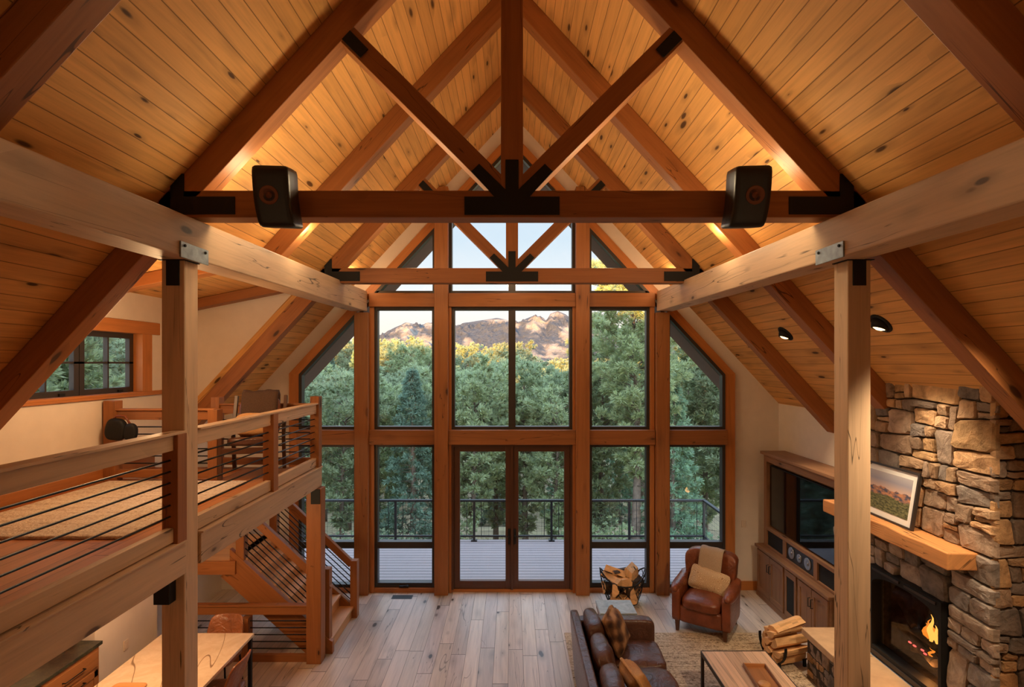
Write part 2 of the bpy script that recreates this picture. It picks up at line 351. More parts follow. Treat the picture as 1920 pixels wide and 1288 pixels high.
    def soft(s, half, p=5.0, cuts=9, mat=None, bulge=0.0, nz=0.0, mi=0, fn=None, seed=0):   # pillow-like rounded block
        b2 = bmesh.new(); bmesh.ops.create_cube(b2, size=2); bmesh.ops.subdivide_edges(b2, edges=b2.edges[:], cuts=cuts, use_grid_fill=True)
        mat = mat or Matrix(); mp = {}
        for v in b2.verts:
            q = v.co; nn = (abs(q.x) ** p + abs(q.y) ** p + abs(q.z) ** p) ** (1 / p); r = q / nn
            w = Vector((r.x * half[0], r.y * half[1], r.z * half[2]))
            if bulge: w.z += bulge * (1 - q.x ** 2) * (1 - q.y ** 2) * (1 if q.z > 0 else -1) * abs(q.z)
            if nz: w += Vector((1, 1, 1)) * nz * noise.noise(w * 6 + Vector((seed, 0, seed * 2)))
            if fn: w = fn(w, q)
            mp[v] = s.bm.verts.new(mat @ w)
        s._faces([s.bm.faces.new([mp[v] for v in f.verts]) for f in b2.faces], (1, 0, 0), mi, True); b2.free()
        return s
    def strip(s, prof, w, mat=None, th=.02, nz=.01, seg=12, mi=0, seed=0):   # cloth: side profile (y,z) given width along x
        mat = mat or Matrix(); n = len(prof); g = []
        for sd in (0, 1):
            rows = []
            for i, (y, z) in enumerate(prof):
                a, b = prof[max(i - 1, 0)], prof[min(i + 1, n - 1)]; d = Vector((0, b[0] - a[0], b[1] - a[1])).normalized(); nr = Vector((0, -d.z, d.y))
                rows.append([s.bm.verts.new(mat @ (Vector(((k / seg - .5) * w, y, z)) + nr * (th * sd + nz * noise.noise(Vector((k * .45 + seed, i * .35, sd * .2)))))) for k in range(seg + 1)])
            g.append(rows)
        fs = []
        for i in range(n - 1):
            for k in range(seg):
                fs.append(s.bm.faces.new((g[0][i][k], g[0][i][k + 1], g[0][i + 1][k + 1], g[0][i + 1][k]))); fs.append(s.bm.faces.new((g[1][i][k], g[1][i + 1][k], g[1][i + 1][k + 1], g[1][i][k + 1])))
            fs.append(s.bm.faces.new((g[0][i][0], g[0][i + 1][0], g[1][i + 1][0], g[1][i][0]))); fs.append(s.bm.faces.new((g[0][i][seg], g[1][i][seg], g[1][i + 1][seg], g[0][i + 1][seg])))
        for k in range(seg):
            fs.append(s.bm.faces.new((g[0][0][k], g[1][0][k], g[1][0][k + 1], g[0][0][k + 1]))); fs.append(s.bm.faces.new((g[0][-1][k], g[0][-1][k + 1], g[1][-1][k + 1], g[1][-1][k])))
        s._faces(fs, (1, 0, 0), mi, True); return s
    def build(s, name, mats, parent=None, bevel=0.0):
        bm = s.bm; bmesh.ops.recalc_face_normals(bm, faces=bm.faces[:]); uv = bm.loops.layers.uv.new('UVMap')
        for f in bm.faces:
            a, off = s.info.get(f, (Vector((1, 0, 0)), (0, 0))); n = f.normal
            if abs(n.dot(a)) > .95: a = n.orthogonal().normalized()
            c = n.cross(a)
            if abs(c.x) > .01 or abs(c.y) > .01 or abs(c.z) > .01: c.normalize()
            for l in f.loops: l[uv].uv = (l.vert.co.dot(a) + off[0], l.vert.co.dot(c) + off[1])
        me = bpy.data.meshes.new(name); bm.to_mesh(me); bm.free()
        for m in (mats if isinstance(mats, (list, tuple)) else [mats]): me.materials.append(M[m] if isinstance(m, str) else m)
        o = bpy.data.objects.new(name, me); COL.objects.link(o)
        if parent is not None: o.parent = parent; o.matrix_parent_inverse = parent.matrix_world.inverted()
        if bevel:
            b = o.modifiers.new('edge', 'BEVEL'); b.width = bevel; b.segments = 2; b.limit_method = 'ANGLE'; b.angle_limit = R(40)
        return o
def tag(o, label=None, cat=None, group=None, kind=None):
    if label: o['label'] = label
    if cat: o['category'] = cat
    if group: o['group'] = group
    if kind: o['kind'] = kind
    return o
def empty(name, loc, label, cat, group=None, rz=0.0, kind=None):
    o = bpy.data.objects.new(name, None); COL.objects.link(o); o.location = loc; o.rotation_euler = (0, 0, rz)
    o.matrix_world = Matrix.Translation(Vector(loc)) @ Matrix.Rotation(rz, 4, 'Z'); o.empty_display_size = .1
    return tag(o, label, cat, group, kind)
def lpart(mb, name, mats, root, bevel=0.0):    # part modelled in its thing's own axes
    o = mb.build(name, mats, None, bevel); o.parent = root; return o
def copy_tree(o, parent=None):
    c = o.copy(); COL.objects.link(c)
    if parent is not None: c.parent = parent
    for ch in list(o.children): copy_tree(ch, c)
    return c
# ---------------------------------------------------------------- building shell
def struct(mb, name, mats, bevel=0.0, parent=None):
    o = mb.build(name, mats, parent, bevel)
    if parent is None: o['kind'] = 'structure'
    return o
RS = 1.085
def rf(o, u): return o - RS * abs(u)
def mir(poly): return [(-u, v) for u, v in poly]
struct(MB().ub(-575, 515, -.45, 1.0, -425, -447, (0, 1, 0)), 'floor', 'floor')
b = MB()
def roof(u1, t0, t1, th=24, lo=466):
    b.uprism([(0, lo), (u1, rf(lo, u1)), (u1, rf(lo, u1) + th), (0, lo + th)], t0, t1); 
roof(515, -.45, 1.012); roof(-575, -.45, .475); roof(-303, .475, .85); roof(-575, .85, 1.012)
for f in b.bm.faces: b.info[f] = (Vector((0, 1, 0)), (random.random() * 9, random.random() * 9))
struct(b, 'ceiling', 'ceil')
b = MB().uprism([(-303, 137.6), (-575, 83.2), (-575, 105), (-303, 159)], .475, .85)
for f in b.bm.faces: b.info[f] = (Vector((0, 1, 0)), (0, 0))
struct(b, 'ceiling.001', 'ceil')
b = MB()
for s in (1, -1):
    w = 515 if s > 0 else 575
    b.uprism([(0, 466), (s * 415, rf(466, 415)), (s * 415, rf(430, 415)), (0, 430)], 1.0, 1.012)
    b.uprism([(s * 415, rf(466, 415)), (s * w, rf(466, w)), (s * w, -447), (s * 415, -447)], 1.0, 1.012)
struct(b, 'wall_back', 'wall')
struct(MB().ub(500, 515, -.45, 1.0, -447, -70), 'wall_right', 'wall')
b = MB()
for t0, t1, v0, v1 in ((-.45, .475, -165, -85), (.85, 1.0, -165, -85), (.475, .554, -165, 100), (.74, .85, -165, 100), (.554, .74, -165, -41), (.554, .74, 41, 100)):
    b.ub(-516, -534, t0, t1, v0, v1)
b.ub(-545, -575, -.45, 1.0, -447, -165)
struct(b, 'wall_left', 'wall')
struct(MB().ub(-489, -545, .625, .735, -425, -165), 'wall_partition', 'wall')
b = MB()
for t0 in (.474, .851): b.uprism([(-303, 137), (-534, 91), (-534, -113)], t0, t0 + .009)
struct(b, 'wall_dormer', 'wall')
b = MB().uprism([(0, 466), (575, rf(466, 575)), (575, -447), (-575, -447), (-575, rf(466, 575))], -.46, -.45); struct(b, 'wall_front', 'wall')
# roof overhang outside the gable
b = MB()
for s in (1, -1): b.uprism([(0, 470), (s * 520, rf(470, 520)), (s * 520, rf(403, 520)), (0, 403)], 1.014, 1.085)
struct(b, 'roof_overhang', 'ext')
# wood trim round the gable window
b = MB()
for s in (1, -1):
    b.uprism([(0, 430), (s * 415, rf(430, 415)), (s * 396, rf(408, 396)), (0, 408)], .992, 1.006, (1, -s * RS))
    b.uprism([(s * 415, rf(430, 415)), (s * 415, -425), (s * 396, -425), (s * 396, rf(408, 396))], .992, 1.006, (0, 1))
struct(b, 'trim_1', 'trim')
b = MB()
for s in (1, -1):
    for u0, u1, v1 in ((-263, -255, 128), (-143, -141, 128), (-117, -112, 128)): b.ub(s * u0, s * u1, .984, 1.0, -425, v1)
    for u0, u1 in ((-396, -288), (-263, -142)): b.ub(s * u0, s * u1, .986, 1.0, -425, -417)
b.ub(-117, 117, .988, 1.0, -425, -420)
struct(b, 'trim_2', 'trim', .004)
# baseboards
struct(MB().ub(498, 500, .755, 1.0, -425, -409).ub(415, 500, .996, 1.0, -425, -409), 'baseboard_right', 'trim')
struct(MB().ub(-516, -513, .2, .766, -151, -134), 'baseboard_left', 'trim')
# columns and cross beams of the window wall
def one(mb, name, mat, label, cat, group=None, bevel=.006): return tag(mb.build(name, mat, None, bevel), label, cat, group)
for u0, u1, v1, lb in ((-288, -263, 92, 'timber column under the far end of the girder over the loft'), (-142, -117, 322, 'tall timber column standing just left of the glass double doors'),
                       (117, 142, 322, 'tall timber column standing just right of the glass double doors'), (264, 288, 92, 'timber column behind the leather armchair, under the girder end')):
    one(MB().ub(u0, u1, .973, .999, -425, v1), 'timber_column', 'fir', lb, 'column')
for u0, u1, lo, lb in ((-396, -288, 1, 'short cross beam beneath the sloped window beside the loft'), (-263, -142, 1, 'cross beam midway up the window bay left of the doors'), (-117, 117, 1, 'cross beam directly over the glass double doors'),
                       (142, 263, 1, 'cross beam midway up the window bay right of the doors'), (288, 396, 1, 'short cross beam beneath the sloped window above the armchair'),
                       (-263, -142, 0, 'upper cross beam of the window bay left of the doors'), (-117, 117, 0, 'upper cross beam above the mountain view in the middle bay'), (142, 263, 0, 'upper cross beam of the window bay with the tall pine')):
    one(MB().ub(u0, u1, .979, .999, *((-151, -124) if lo else (103, 128))), 'cross_beam', 'fir', lb, 'beam')
# windows
def inset(poly, d):
    n = len(poly); out = []
    ar = sum(poly[i][0] * poly[(i + 1) % n][1] - poly[(i + 1) % n][0] * poly[i][1] for i in range(n)); sg = 1 if ar > 0 else -1
    L = []
    for i in range(n):
        (x0, y0), (x1, y1) = poly[i], poly[(i + 1) % n]; l = math.hypot(x1 - x0, y1 - y0); nx, ny = -(y1 - y0) / l * sg, (x1 - x0) / l * sg
        L.append((x0 + nx * d, y0 + ny * d, x1 - x0, y1 - y0))
    for i in range(n):
        x0, y0, a, b_ = L[i - 1]; x1, y1, c, e = L[i]; k = ((x1 - x0) * e - (y1 - y0) * c) / (a * e - b_ * c); out.append((x0 + a * k, y0 + b_ * k))
    return out
WN = [0]
def window(poly, fw=5.5, bars=(), mat='frame', t0=.990, kind='window'):
    WN[0] += 1; n = len(poly); inn = inset(poly, fw); b = MB()
    for i in range(n):
        j = (i + 1) % n; b.uprism([poly[i], poly[j], inn[j], inn[i]], t0, t0 + .014, (poly[j][0] - poly[i][0], poly[j][1] - poly[i][1]))
    for u0, u1, v0, v1 in bars: b.ub(u0, u1, t0 + .001, t0 + .013, v0, v1)
    o = struct(b, f'window_{WN[0]}', mat)
    MB().uprism(inset(poly, fw - 1), t0 + .007, t0 + .0076).build('pane', 'glass', o)
    return o
for s in (1, -1):
    window([(s * 255, 128), (s * 142, 128), (s * 142, 253.5), (s * 255, 131.2)])
    window([(s * 255, 103), (s * 143, 103), (s * 143, -124), (s * 255, -124)])
    window([(s * 396, -124), (s * 288, -124), (s * 288, 95), (s * 396, rf(408, 396))])
    w = window([(s * 255, -151), (s * 143, -151), (s * 143, -417), (s * 255, -417)], 5.5, [(s * 255, s * 143, -345, -333), (s * 254, s * 144, -417, -409)])
    c = MB().box(-.10, .06, 0, .03, 0, .03).beam((-.02, 0, .03), (.06, -.03, .06), .015, .012); k = c.build('crank', 'black', w, .004)
    k.location = W(s * 198, .986, -416)
    window([(s * 396, -151), (s * 288, -151), (s * 288, -417), (s * 396, -417)], 5.5, [(s * 396, s * 288, -345, -333)])
window([(-117, 128), (117, 128), (117, 281), (0, 408), (-117, 281)], 5.5, [(-6.5, 6.5, 128, 398)])
window([(-112, 103), (112, 103), (112, -124), (-112, -124)], 5.5, [(-6.5, 6.5, -124, 103)])
b = MB()
for u0, u1, v0, v1 in ((-112, 112, -156, -151), (-1.6, 1.6, -420, -156), (-112, -108, -420, -156), (108, 112, -420, -156)): b.ub(u0, u1, .986, 1.004, v0, v1)
struct(b, 'trim_3', 'dframe')
for i, s in ((1, -1), (2, 1)):
    q = lambda a, c: sorted((s * a, s * c))
    b = MB(); b.ub(*q(1, 12), .990, .999, -420, -156); b.ub(*q(97, 108), .990, .999, -420, -156); b.ub(*q(12, 97), .990, .999, -165, -156); b.ub(*q(12, 97), .990, .999, -420, -405)
    d = struct(b, f'door_{i}', 'dframe', .004)
    MB().ub(*q(11, 98), .994, .9946, -406, -164).build('pane', 'glass', d)
    h = MB().ub(*q(3.5, 7.5), .987, .990, -336, -308); z = W(s * 5.5, .987, -320)
    h.tube([z, z + Vector((0, -.06, 0)), z + Vector((s * .06, -.065, 0)), z + Vector((s * .12, -.06, .005))], .009, 8)
    h.build('handle', 'black', d, .003)
# side window on the loft wall, two casements
b = MB()
for t0, t1, v0, v1, in ((.536, .777, 40, 57), (.536, .790, -46, -40), ):
    b.ub(-516, -512.5, t0, t1, v0, v1)
b.ub(-516, -512.5, .740, .760, -40, 40); b.ub(-516, -513, .536, .554, -40, 40)
b.ub(-512, -534, .552, .7405, -43, -40); b.ub(-512, -534, .7395, .7415, -40, 40); b.ub(-514, -534, .552, .7415, 40, 42)
struct(b, 'trim_4', 'trim', .003)
for t0, t1 in ((.554, .6465), (.6475, .7395)):
    WN[0] += 1; b = MB(); f_ = .0075
    for a in ((t0, t1, -40, -33), (t0, t1, 33, 40), (t0, t0 + f_, -33, 33), (t1 - f_, t1, -33, 33), ((t0 + t1) / 2 - .0012, (t0 + t1) / 2 + .0012, -33, 33), (t0, t1, -1.2, 1.2)): b.ub(-525, -531, *a)
    o = struct(b, f'window_{WN[0]}', 'frame')
    MB().ub(-528, -528.6, t0 + .005, t1 - .005, -35, 35).build('pane', 'glass', o)
    MB().ub(-523, -525, t1 - .030, t1 - .022, -39, -36).build('latch', 'black', o)
# ---------------------------------------------------------------- roof frames
def rafters(t0, root, ul=505, ur=505, mat='fir', lo=465.7, hi=433, dt=.019):
    for s, ue in ((-1, ul), (1, ur)):
        MB().uprism([(0, lo), (s * ue, rf(lo, ue)), (s * ue, rf(hi, ue)), (0, hi)], t0, t0 + dt, (1, -s * RS)).build('rafter', mat, root, .006)
def dormer_rafter(t0, root):
    f = lambda o, k, u: o + (k + u) * .2
    MB().uprism([(-285, f(83, 498, -285)), (-516, f(83, 498, -516)), (-516, f(94.4, 516, -516)), (-303, f(94.4, 516, -303))], t0, t0 + .019, (1, .2)).build('dormer_rafter', 'fir', root, .006)
def truss(t0, label):
    r = empty('roof_truss', W(0, t0, 124), label, 'roof truss', 'king post trusses'); bpy.context.view_layer.update()
    rafters(t0, r)
    MB().ub(-302, 302, t0, t0 + .019, 124, 147).build('tie_beam', 'fir', r, .006)
    MB().ub(-9.5, 9.5, t0 + .0005, t0 + .0185, 147, 452).build('king_post', 'fir', r, .006)
    for s in (1, -1):
        a, c = W(s * 6, t0 + .0095, 146), W(s * 141, t0 + .0095, 281)
        MB().beam(a, c, .018 * D * .95, 17 * S, (0, 0, 1)).build('strut', 'fir', r, .005)
    dk = t0 - .0012
    P = [(5.6, 173), (5.6, 147.6), (28, 169.4), (34.9, 162.7), (15, 141.5), (40.5, 141.5), (40.5, 126)]
    MB().uprism(P + [(-u, v) for u, v in P[::-1]], dk, t0, (1, 0)).build('gusset_plate', 'black', r, .002)
    for s in (1, -1):
        MB().uprism([(s * u, v) for u, v in ((291, 161), (279.5, 161), (279.5, 141.5), (236, 141.5), (236, 126.5), (291, 126.5))], dk, t0).build('corner_plate', 'black', r, .002)
        MB().uprism([(s * u, v) for u, v in ((138, 283), (145, 275.5), (129.5, 260), (122.5, 267))], dk, t0).build('strap_plate', 'black', r, .002)
    for s in (1, -1):
        for u, v in ((36, 137), (36, 130), (20, 158), (285, 155), (285, 133), (242, 137), (242, 130), (136, 276), (128, 267)): MB().lathe([(.008, 0), (.008, .005)], W(s * u, dk, v), (0, -1, 0), 8).build('bolt_head', 'black', r)
    return r
truss(.455, 'nearer king post truss, carrying the two black loudspeakers'); t3 = truss(.828, 'farther king post truss, nearest the big gable window')
dormer_rafter(.828, t3)
r = empty('rafter_pair', W(0, .275, 433), 'dark rafter pair cropped by the top corners of the view', 'rafters'); bpy.context.view_layer.update(); rafters(.275, r)
r = empty('rafter_pair', W(0, .645, 433), 'plain rafter pair between the two king post trusses', 'rafters'); bpy.context.view_layer.update(); rafters(.645, r, 303, 490); dormer_rafter(.645, r)
# girders and posts
def girder(s, label):
    r = empty('timber_girder', W(s * 278, .46, 100), label, 'girder', 'long girders'); bpy.context.view_layer.update()
    tp = lambda t: 112.6 + 19.4 * t; bt = lambda t: 80.4 + 14.6 * t; c = []
    for f in (bt, tp):
        for u, t in ((267, -.2), (297, -.2), (297, .984), (267, .984)): c.append(tuple(W(s * u, t, f(t))))
    MB().hexa(c, (0, 1, 0)).build('beam', 'fir_pale', r, .01)
    p = MB().ub(s * 265.6, s * 267, .428, .467, 85, 98); p.build('side_plate', 'galv', r, .002)
    for t in (.433, .462): MB().lathe([(.012, 0), (.010, .008)], W(s * 265.6, t, 95), (-s, 0, 0), 8).build('bolt_head', 'black', r)
girder(-1, 'long pale girder running above the loft railing'); girder(1, 'long pale girder running on the fireplace side')
for s, u, lb in ((-1, 276, 'square timber post rising through the loft edge to the girder'), (1, 283, 'square timber post standing in front of the fireplace')):
    r = empty('timber_post', W(s * (u + 9.5), .459, -425), lb, 'post', 'girder posts'); bpy.context.view_layer.update()
    MB().ub(s * u, s * (u + 19.5), .4495, .469, -425, 86.5).build('shaft', 'fir_pale', r, .008)
    MB().ub(s * (u + 4), s * (u + 15), .4483, .4495, 65, 88).ub(s * (u - 1), s * (u + 22), .4483, .470, 86.4, 87.2).build('post_bracket', 'black', r, .002)
r = empty('timber_post', W(-280, .76, -425), 'shorter timber post under the far corner of the loft', 'post'); bpy.context.view_layer.update()
MB().ub(-269, -290, .751, .769, -425, -177.5).build('shaft', 'fir', r, .008)
MB().ub(-270, -283, .7498, .751, -199, -178).build('post_bracket', 'black', r, .002)
# ---------------------------------------------------------------- loft
b = MB(); b.ub(-281, -516, -.1, .690, -150, -164, (0, 1, 0)); b.ub(-281, -378, .690, .752, -150, -164, (0, 1, 0))
struct(b, 'loft_floor', 'loftfloor')
for a, c, lb in (((-274, .0, -177), (-291, .4485, -150), 'nearer heavy rim beam of the loft, cropped by the frame'), ((-274, .470, -177), (-291, .769, -150), 'farther heavy rim beam of the loft, ending at the stairs')):
    r = empty('rim_beam', W(-282, c[1], -164), lb, 'beam', 'loft rim beams'); bpy.context.view_layer.update()
    MB().ub(a[0], c[0], a[1], c[1], a[2], c[2]).build('beam', 'fir_pale', r, .006)
    MB().ub(-272, -290, a[1], c[1] - .001, -150, -148.4).build('edge_cap', 'fir_pale', r, .003)
    if a[1] < .1: MB().ub(-283, -296, .440, .4493, -200, -178).build('beam_hanger', 'black', r, .003)
one(MB().ub(-291, -516, .752, .767, -177, -150), 'rim_beam', 'fir', 'loft rim beam along the stair opening', 'beam')
one(MB().ub(-291, -516, .672, .686, -177, -164.2), 'floor_beam', 'fir', 'joist beam beneath the loft floor edge', 'beam')
def rail_y(u, t0, t1, posts, label, name='loft_railing', vt=-57):   # runs towards the window
    r = empty(name, W(u, t0, -150), label, 'railing', 'loft railings'); bpy.context.view_layer.update()
    MB().ub(u + 2, u - 10, t0, t1, vt - 2.2, vt).build('rail_cap', 'fir_pale', r, .004)
    MB().ub(u - 1, u - 7, t0, t1, vt - 15, vt - 2.2).build('top_rail', 'fir_pale', r, .004)
    MB().ub(u - 1, u - 7, t0, t1, -147, -135).build('bottom_rail', 'fir_pale', r, .004)
    for k in range(6):
        v = -80 - 9.2 * k; MB().tube([W(u - 4, t0, v), W(u - 4, t1, v)], .0075, 8).build('rod', 'rod', r)
    for tp, h in posts: MB().ub(u + 2.5, u - 10, tp, tp + .0125, -150, h).build('newel_post', 'fir', r, .004)
    return r
rail_y(-276, .02, .4485, [(.272, -59), (.4365, -59)], 'loft railing of dark rods nearest the camera, before the tall post')
rail_y(-276, .4695, .757, [(.612, -59), (.755, -48)], 'loft railing of dark rods between tall post and corner newel')
def rail_x(t, u0, u1, posts, label, vf=-150, vt=-57, n=6, mat='fir', name='loft_railing', vb=-135, dv=9.2, cat='railing'):
    r = empty(name, W(u0, t, vf), label, cat); bpy.context.view_layer.update()
    MB().ub(u0, u1, t - .002, t + .0085, vt - 2.2, vt).build('rail_cap', mat, r, .004)
    MB().ub(u0, u1, t, t + .006, vt - 14, vt - 2.2).build('top_rail', mat, r, .004)
    MB().ub(u0, u1, t, t + .006, vb - 10, vb).build('bottom_rail', mat, r, .004)
    for k in range(n):
        v = vt - 14 - dv * (k + 1); MB().tube([W(u0, t + .003, v), W(u1, t + .003, v)], .0075, 8).build('rod', 'rod', r)
    for u, w, h in posts: MB().ub(u, u + w, t - .003, t + .0105, vf, h).build('newel_post', mat, r, .004)
    return r
rail_x(.672, -512, -375, [(-513, 15, -48), (-382, 12, -59)], 'short loft railing in front of the stair opening, beside the side window', vt=-58)
rail_x(.757, -425, -287, [(-426, 12, -49)], 'loft railing behind the leather chair with the brown throw', vt=-58)
rail_x(.757, -470, -290, [(-383, 10, -362)], 'low railing beneath the loft, beside the staircase', -425, -344, 5, 'fir', 'guard_railing', -415, 9.8)
# ---------------------------------------------------------------- stairs
r = empty('staircase', W(-330, .83, -425), 'wooden staircase with open rod railings rising to a landing', 'staircase'); bpy.context.view_layer.update()
K = .93; ux = lambda v: -266 - (v + 425) / K     # walking line climbs to the left
for t0 in (.778, .889):
    MB().uprism([(-262, -425), (-262, -407), (ux(-425) - 0, -405), (ux(-288) + 2, -272), (-412, -272), (-412, -300), (ux(-288) - 12, -312), (ux(-425) - 34, -425)], t0, t0 + .008, (1, -K)).build('stringer', 'fir', r, .005)
N = 7
for k in range(N):
    v = -425 + 137 * (k + 1) / N; u = ux(-425 + 137 * k / N) + 2
    MB().ub(u, u - 25, .786, .889, v - 4.5, v, (0, 1, 0)).build('tread', 'oak', r, .005)
    MB().ub(u - 3, u - 5, .786, .889, v - 19.4, v - 4.5, (0, 1, 0)).build('riser', 'oak', r, .002)
MB().ub(-402, -516, .778, .897, -293, -288, (1, 0, 0)).build('landing', 'oak', r, .004)
MB().ub(-402, -516, .774, .780, -308, -288.5).build('landing_beam', 'fir', r, .005)
for t0, lo in ((.7795, 0), (.8875, 1)):
    n1 = MB().ub(*((-258, -269.5) if lo else (-267, -277)), t0, t0 + .0125, -425, -330 if lo else -302).build('newel_post', 'fir', r, .004)
    MB().ub(-392, -404, t0, t0 + .0125, -318, -200).build('newel_post', 'fir', r, .004)
    h = 92
    MB().beam(W(-268, t0 + .005, -425 + h - (4 if lo else 0)), W(-395, t0 + .005, -425 + h + 127 * K), .075, .10, (0, 0, 1)).build('handrail', 'fir', r, .006)
    for j in range(6):
        hh = 27 + 9.6 * j; MB().tube([W(-268, t0 + .005, -425 + hh), W(-395, t0 + .005, -425 + hh + 127 * K)], .0075, 8).build('rod', 'rod', r)
# ---------------------------------------------------------------- fireplace
def split_stones(w, h, rnd, amin=.022, amax=.11):
    out = []
    def rec(p):
        xs = [q[0] for q in p]; ys = [q[1] for q in p]; dx, dy = max(xs) - min(xs), max(ys) - min(ys)
        ar = abs(sum(p[i][0] * p[(i + 1) % len(p)][1] - p[(i + 1) % len(p)][0] * p[i][1] for i in range(len(p)))) / 2
        if ar < amin or (ar < amax and rnd.random() < .42) : out.append(p); return
        k = rnd.uniform(.33, .67); tl = rnd.uniform(-.16, .16)
        if dx > dy * rnd.uniform(.9, 1.8): n = (1, tl); c = min(xs) + dx * k + tl * (min(ys) + dy / 2)
        else: n = (tl * .7, 1); c = min(ys) + dy * k + tl * .7 * (min(xs) + dx / 2)
        a, b_ = [], []
        for i in range(len(p)):
            q, s = p[i], p[(i + 1) % len(p)]; e, f = q[0] * n[0] + q[1] * n[1] - c, s[0] * n[0] + s[1] * n[1] - c
            (a if e <= 0 else b_).append(q)
            if e * f < 0:
                m = e / (e - f); x = (q[0] + (s[0] - q[0]) * m, q[1] + (s[1] - q[1]) * m); a.append(x); b_.append(x)
        if len(a) < 3 or len(b_) < 3: out.append(p); return
        rec(a); rec(b_)
    rec([(0, 0), (w, 0), (w, h), (0, h)])
    return out
STONES = [lin(172, 142, 112), lin(150, 126, 106), lin(182, 146, 104), lin(136, 120, 108), lin(160, 138, 120), lin(190, 152, 112), lin(126, 116, 110), lin(168, 132, 96)]
def lay_stones(b, col, o, ex, ey, en, w, h, seed, gap=.011, depth=(.035, .075), amin=.022, amax=.10, grey=0.0):
    rnd = random.Random(seed); o, ex, ey, en = map(Vector, (o, ex, ey, en))
    for p in split_stones(w, h, rnd, amin, amax):
        q = inset(p, gap * rnd.uniform(.35, .9))
        if len(q) < 3: continue
        cx = sum(a for a, _ in q) / len(q); cy = sum(c for _, c in q) / len(q)
        # round the outline
        pts = []
        n = len(q)
        for i in range(n):
            (ax, ay), (bx, by), (px, py) = q[i], q[(i + 1) % n], q[i - 1]
            l1 = math.hypot(bx - ax, by - ay); l0 = math.hypot(px - ax, py - ay)
            if l1 < 1e-4 or l0 < 1e-4: continue
            r0 = rnd.uniform(.05, .14)
            pts.append((ax + (px - ax) * r0, ay + (py - ay) * r0)); pts.append((ax + (bx - ax) * r0, ay + (by - ay) * r0))
            m = rnd.randint(1, 3)
            for k in range(1, m + 1):
                f = r0 + (1 - 2 * r0) * k / (m + 1); e = rnd.uniform(-.006, .006)
                pts.append((ax + (bx - ax) * f + (ay - by) / l1 * e, ay + (by - ay) * f + (bx - ax) / l1 * e))
        if len(pts) < 3: continue
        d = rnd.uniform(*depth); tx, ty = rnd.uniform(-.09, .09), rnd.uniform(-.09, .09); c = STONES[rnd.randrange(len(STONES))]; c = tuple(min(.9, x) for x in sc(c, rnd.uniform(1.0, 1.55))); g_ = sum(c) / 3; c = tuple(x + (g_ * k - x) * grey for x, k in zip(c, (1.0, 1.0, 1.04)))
        rings = []
        for sh, z in ((1.0, 0), (.985, .6 * d), (.90, .95 * d), (.55, 1.02 * d)):
            rg = []
            for x, y in pts:
                xx, yy = cx + (x - cx) * sh, cy + (y - cy) * sh; zz = z + (z > 0) * ((x - cx) * tx + (y - cy) * ty + .010 * noise.noise(Vector((xx * 9, yy * 9, seed))) + rnd.uniform(-.003, .003))
                rg.append(b.bm.verts.new(o + ex * xx + ey * yy + en * max(zz, 0)))
            rings.append(rg)
        ctr = b.bm.verts.new(o + ex * cx + ey * cy + en * (1.02 * d + rnd.uniform(-.004, .008)))
        fs = []
        for r0, r1 in zip(rings, rings[1:]): fs += [b.bm.faces.new((r0[i], r0[(i + 1) % len(r0)], r1[(i + 1) % len(r0)], r1[i])) for i in range(len(r0))]
        fs += [b.bm.faces.new((rings[-1][i], rings[-1][(i + 1) % len(pts)], ctr)) for i in range(len(pts))]
        b._faces(fs, ex, 0, False)
        for f in fs: col[f] = c
def stone_part(name, parent, walls):
    b = MB(); col = {}
    for a in walls: lay_stones(b, col, *a)
    ly = b.bm.loops.layers.float_color.new('stone')
    for f, c in col.items():
        for l in f.loops: l[ly] = (*c, 1)
    return b.build(name, 'stone', parent)
FX, T0, T1 = 452, .500, .747
r = empty('fireplace', W(470, .62, -425), 'rustic stone fireplace with thick oak mantel and lit gas fire', 'fireplace'); bpy.context.view_layer.update()
bx = FX + 6
b = MB()    # masonry body round the firebox
for t0, t1, v0, v1 in ((T0 + .006, .5546, -425, 10), (.665, T1 - .004, -425, 10), (.5546, .665, -250, 10), (.5546, .665, -425, -362)): b.ub(bx, 500, t0, t1, v0, v1)
b.build('chimney_body', 'mortar', r)
Yh = (T1 - T0) * D; yy = lambda t: (t - T0) * D
o0 = W(bx, T0, -425); zz = lambda v: (v + 425) * S
walls = []
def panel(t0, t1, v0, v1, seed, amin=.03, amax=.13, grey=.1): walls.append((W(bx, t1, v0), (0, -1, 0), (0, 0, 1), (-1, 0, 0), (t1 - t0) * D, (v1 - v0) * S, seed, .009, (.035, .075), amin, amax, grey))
panel(T0, T1, -186, -22, 11); panel(T0, .5546, -425, -186, 5, .025, .10, .6); panel(.665, T1, -425, -186, 8, .025, .11, .6); panel(.5546, .665, -252, -186, 23, .03, .11, .6)  # stones below the mantel greyed to stand in for cooler daylight there
walls.append((W(FX + 1, T0 + .006, -425), (1, 0, 0), (0, 0, 1), (0, -1, 0), 48 * S, (425 - 26) * S, 31, .010, (.02, .05), .02, .09))
walls.append((W(500, T1 - .006, -425), (-1, 0, 0), (0, 0, 1), (0, 1, 0), 42 * S, (425 - 26) * S, 37, .010, (.02, .05), .03, .12))
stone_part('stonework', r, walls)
b = MB(); b.ub(400, FX + 4, T0 - .06, .722, -425, -369); b.build('hearth_core', 'mortar', r)
stone_part('hearth_stonework', r, [(W(402, .722, -425), (0, -1, 0), (0, 0, 1), (-1, 0, 0), (.722 - T0 + .06) * D, 56 * S, 3, .008, (.012, .035), .012, .05), (W(FX, .7215, -425), (-1, 0, 0), (0, 0, 1), (0, 1, 0), (FX - 402) * S, 56 * S, 4, .008, (.012, .03), .012, .05)])
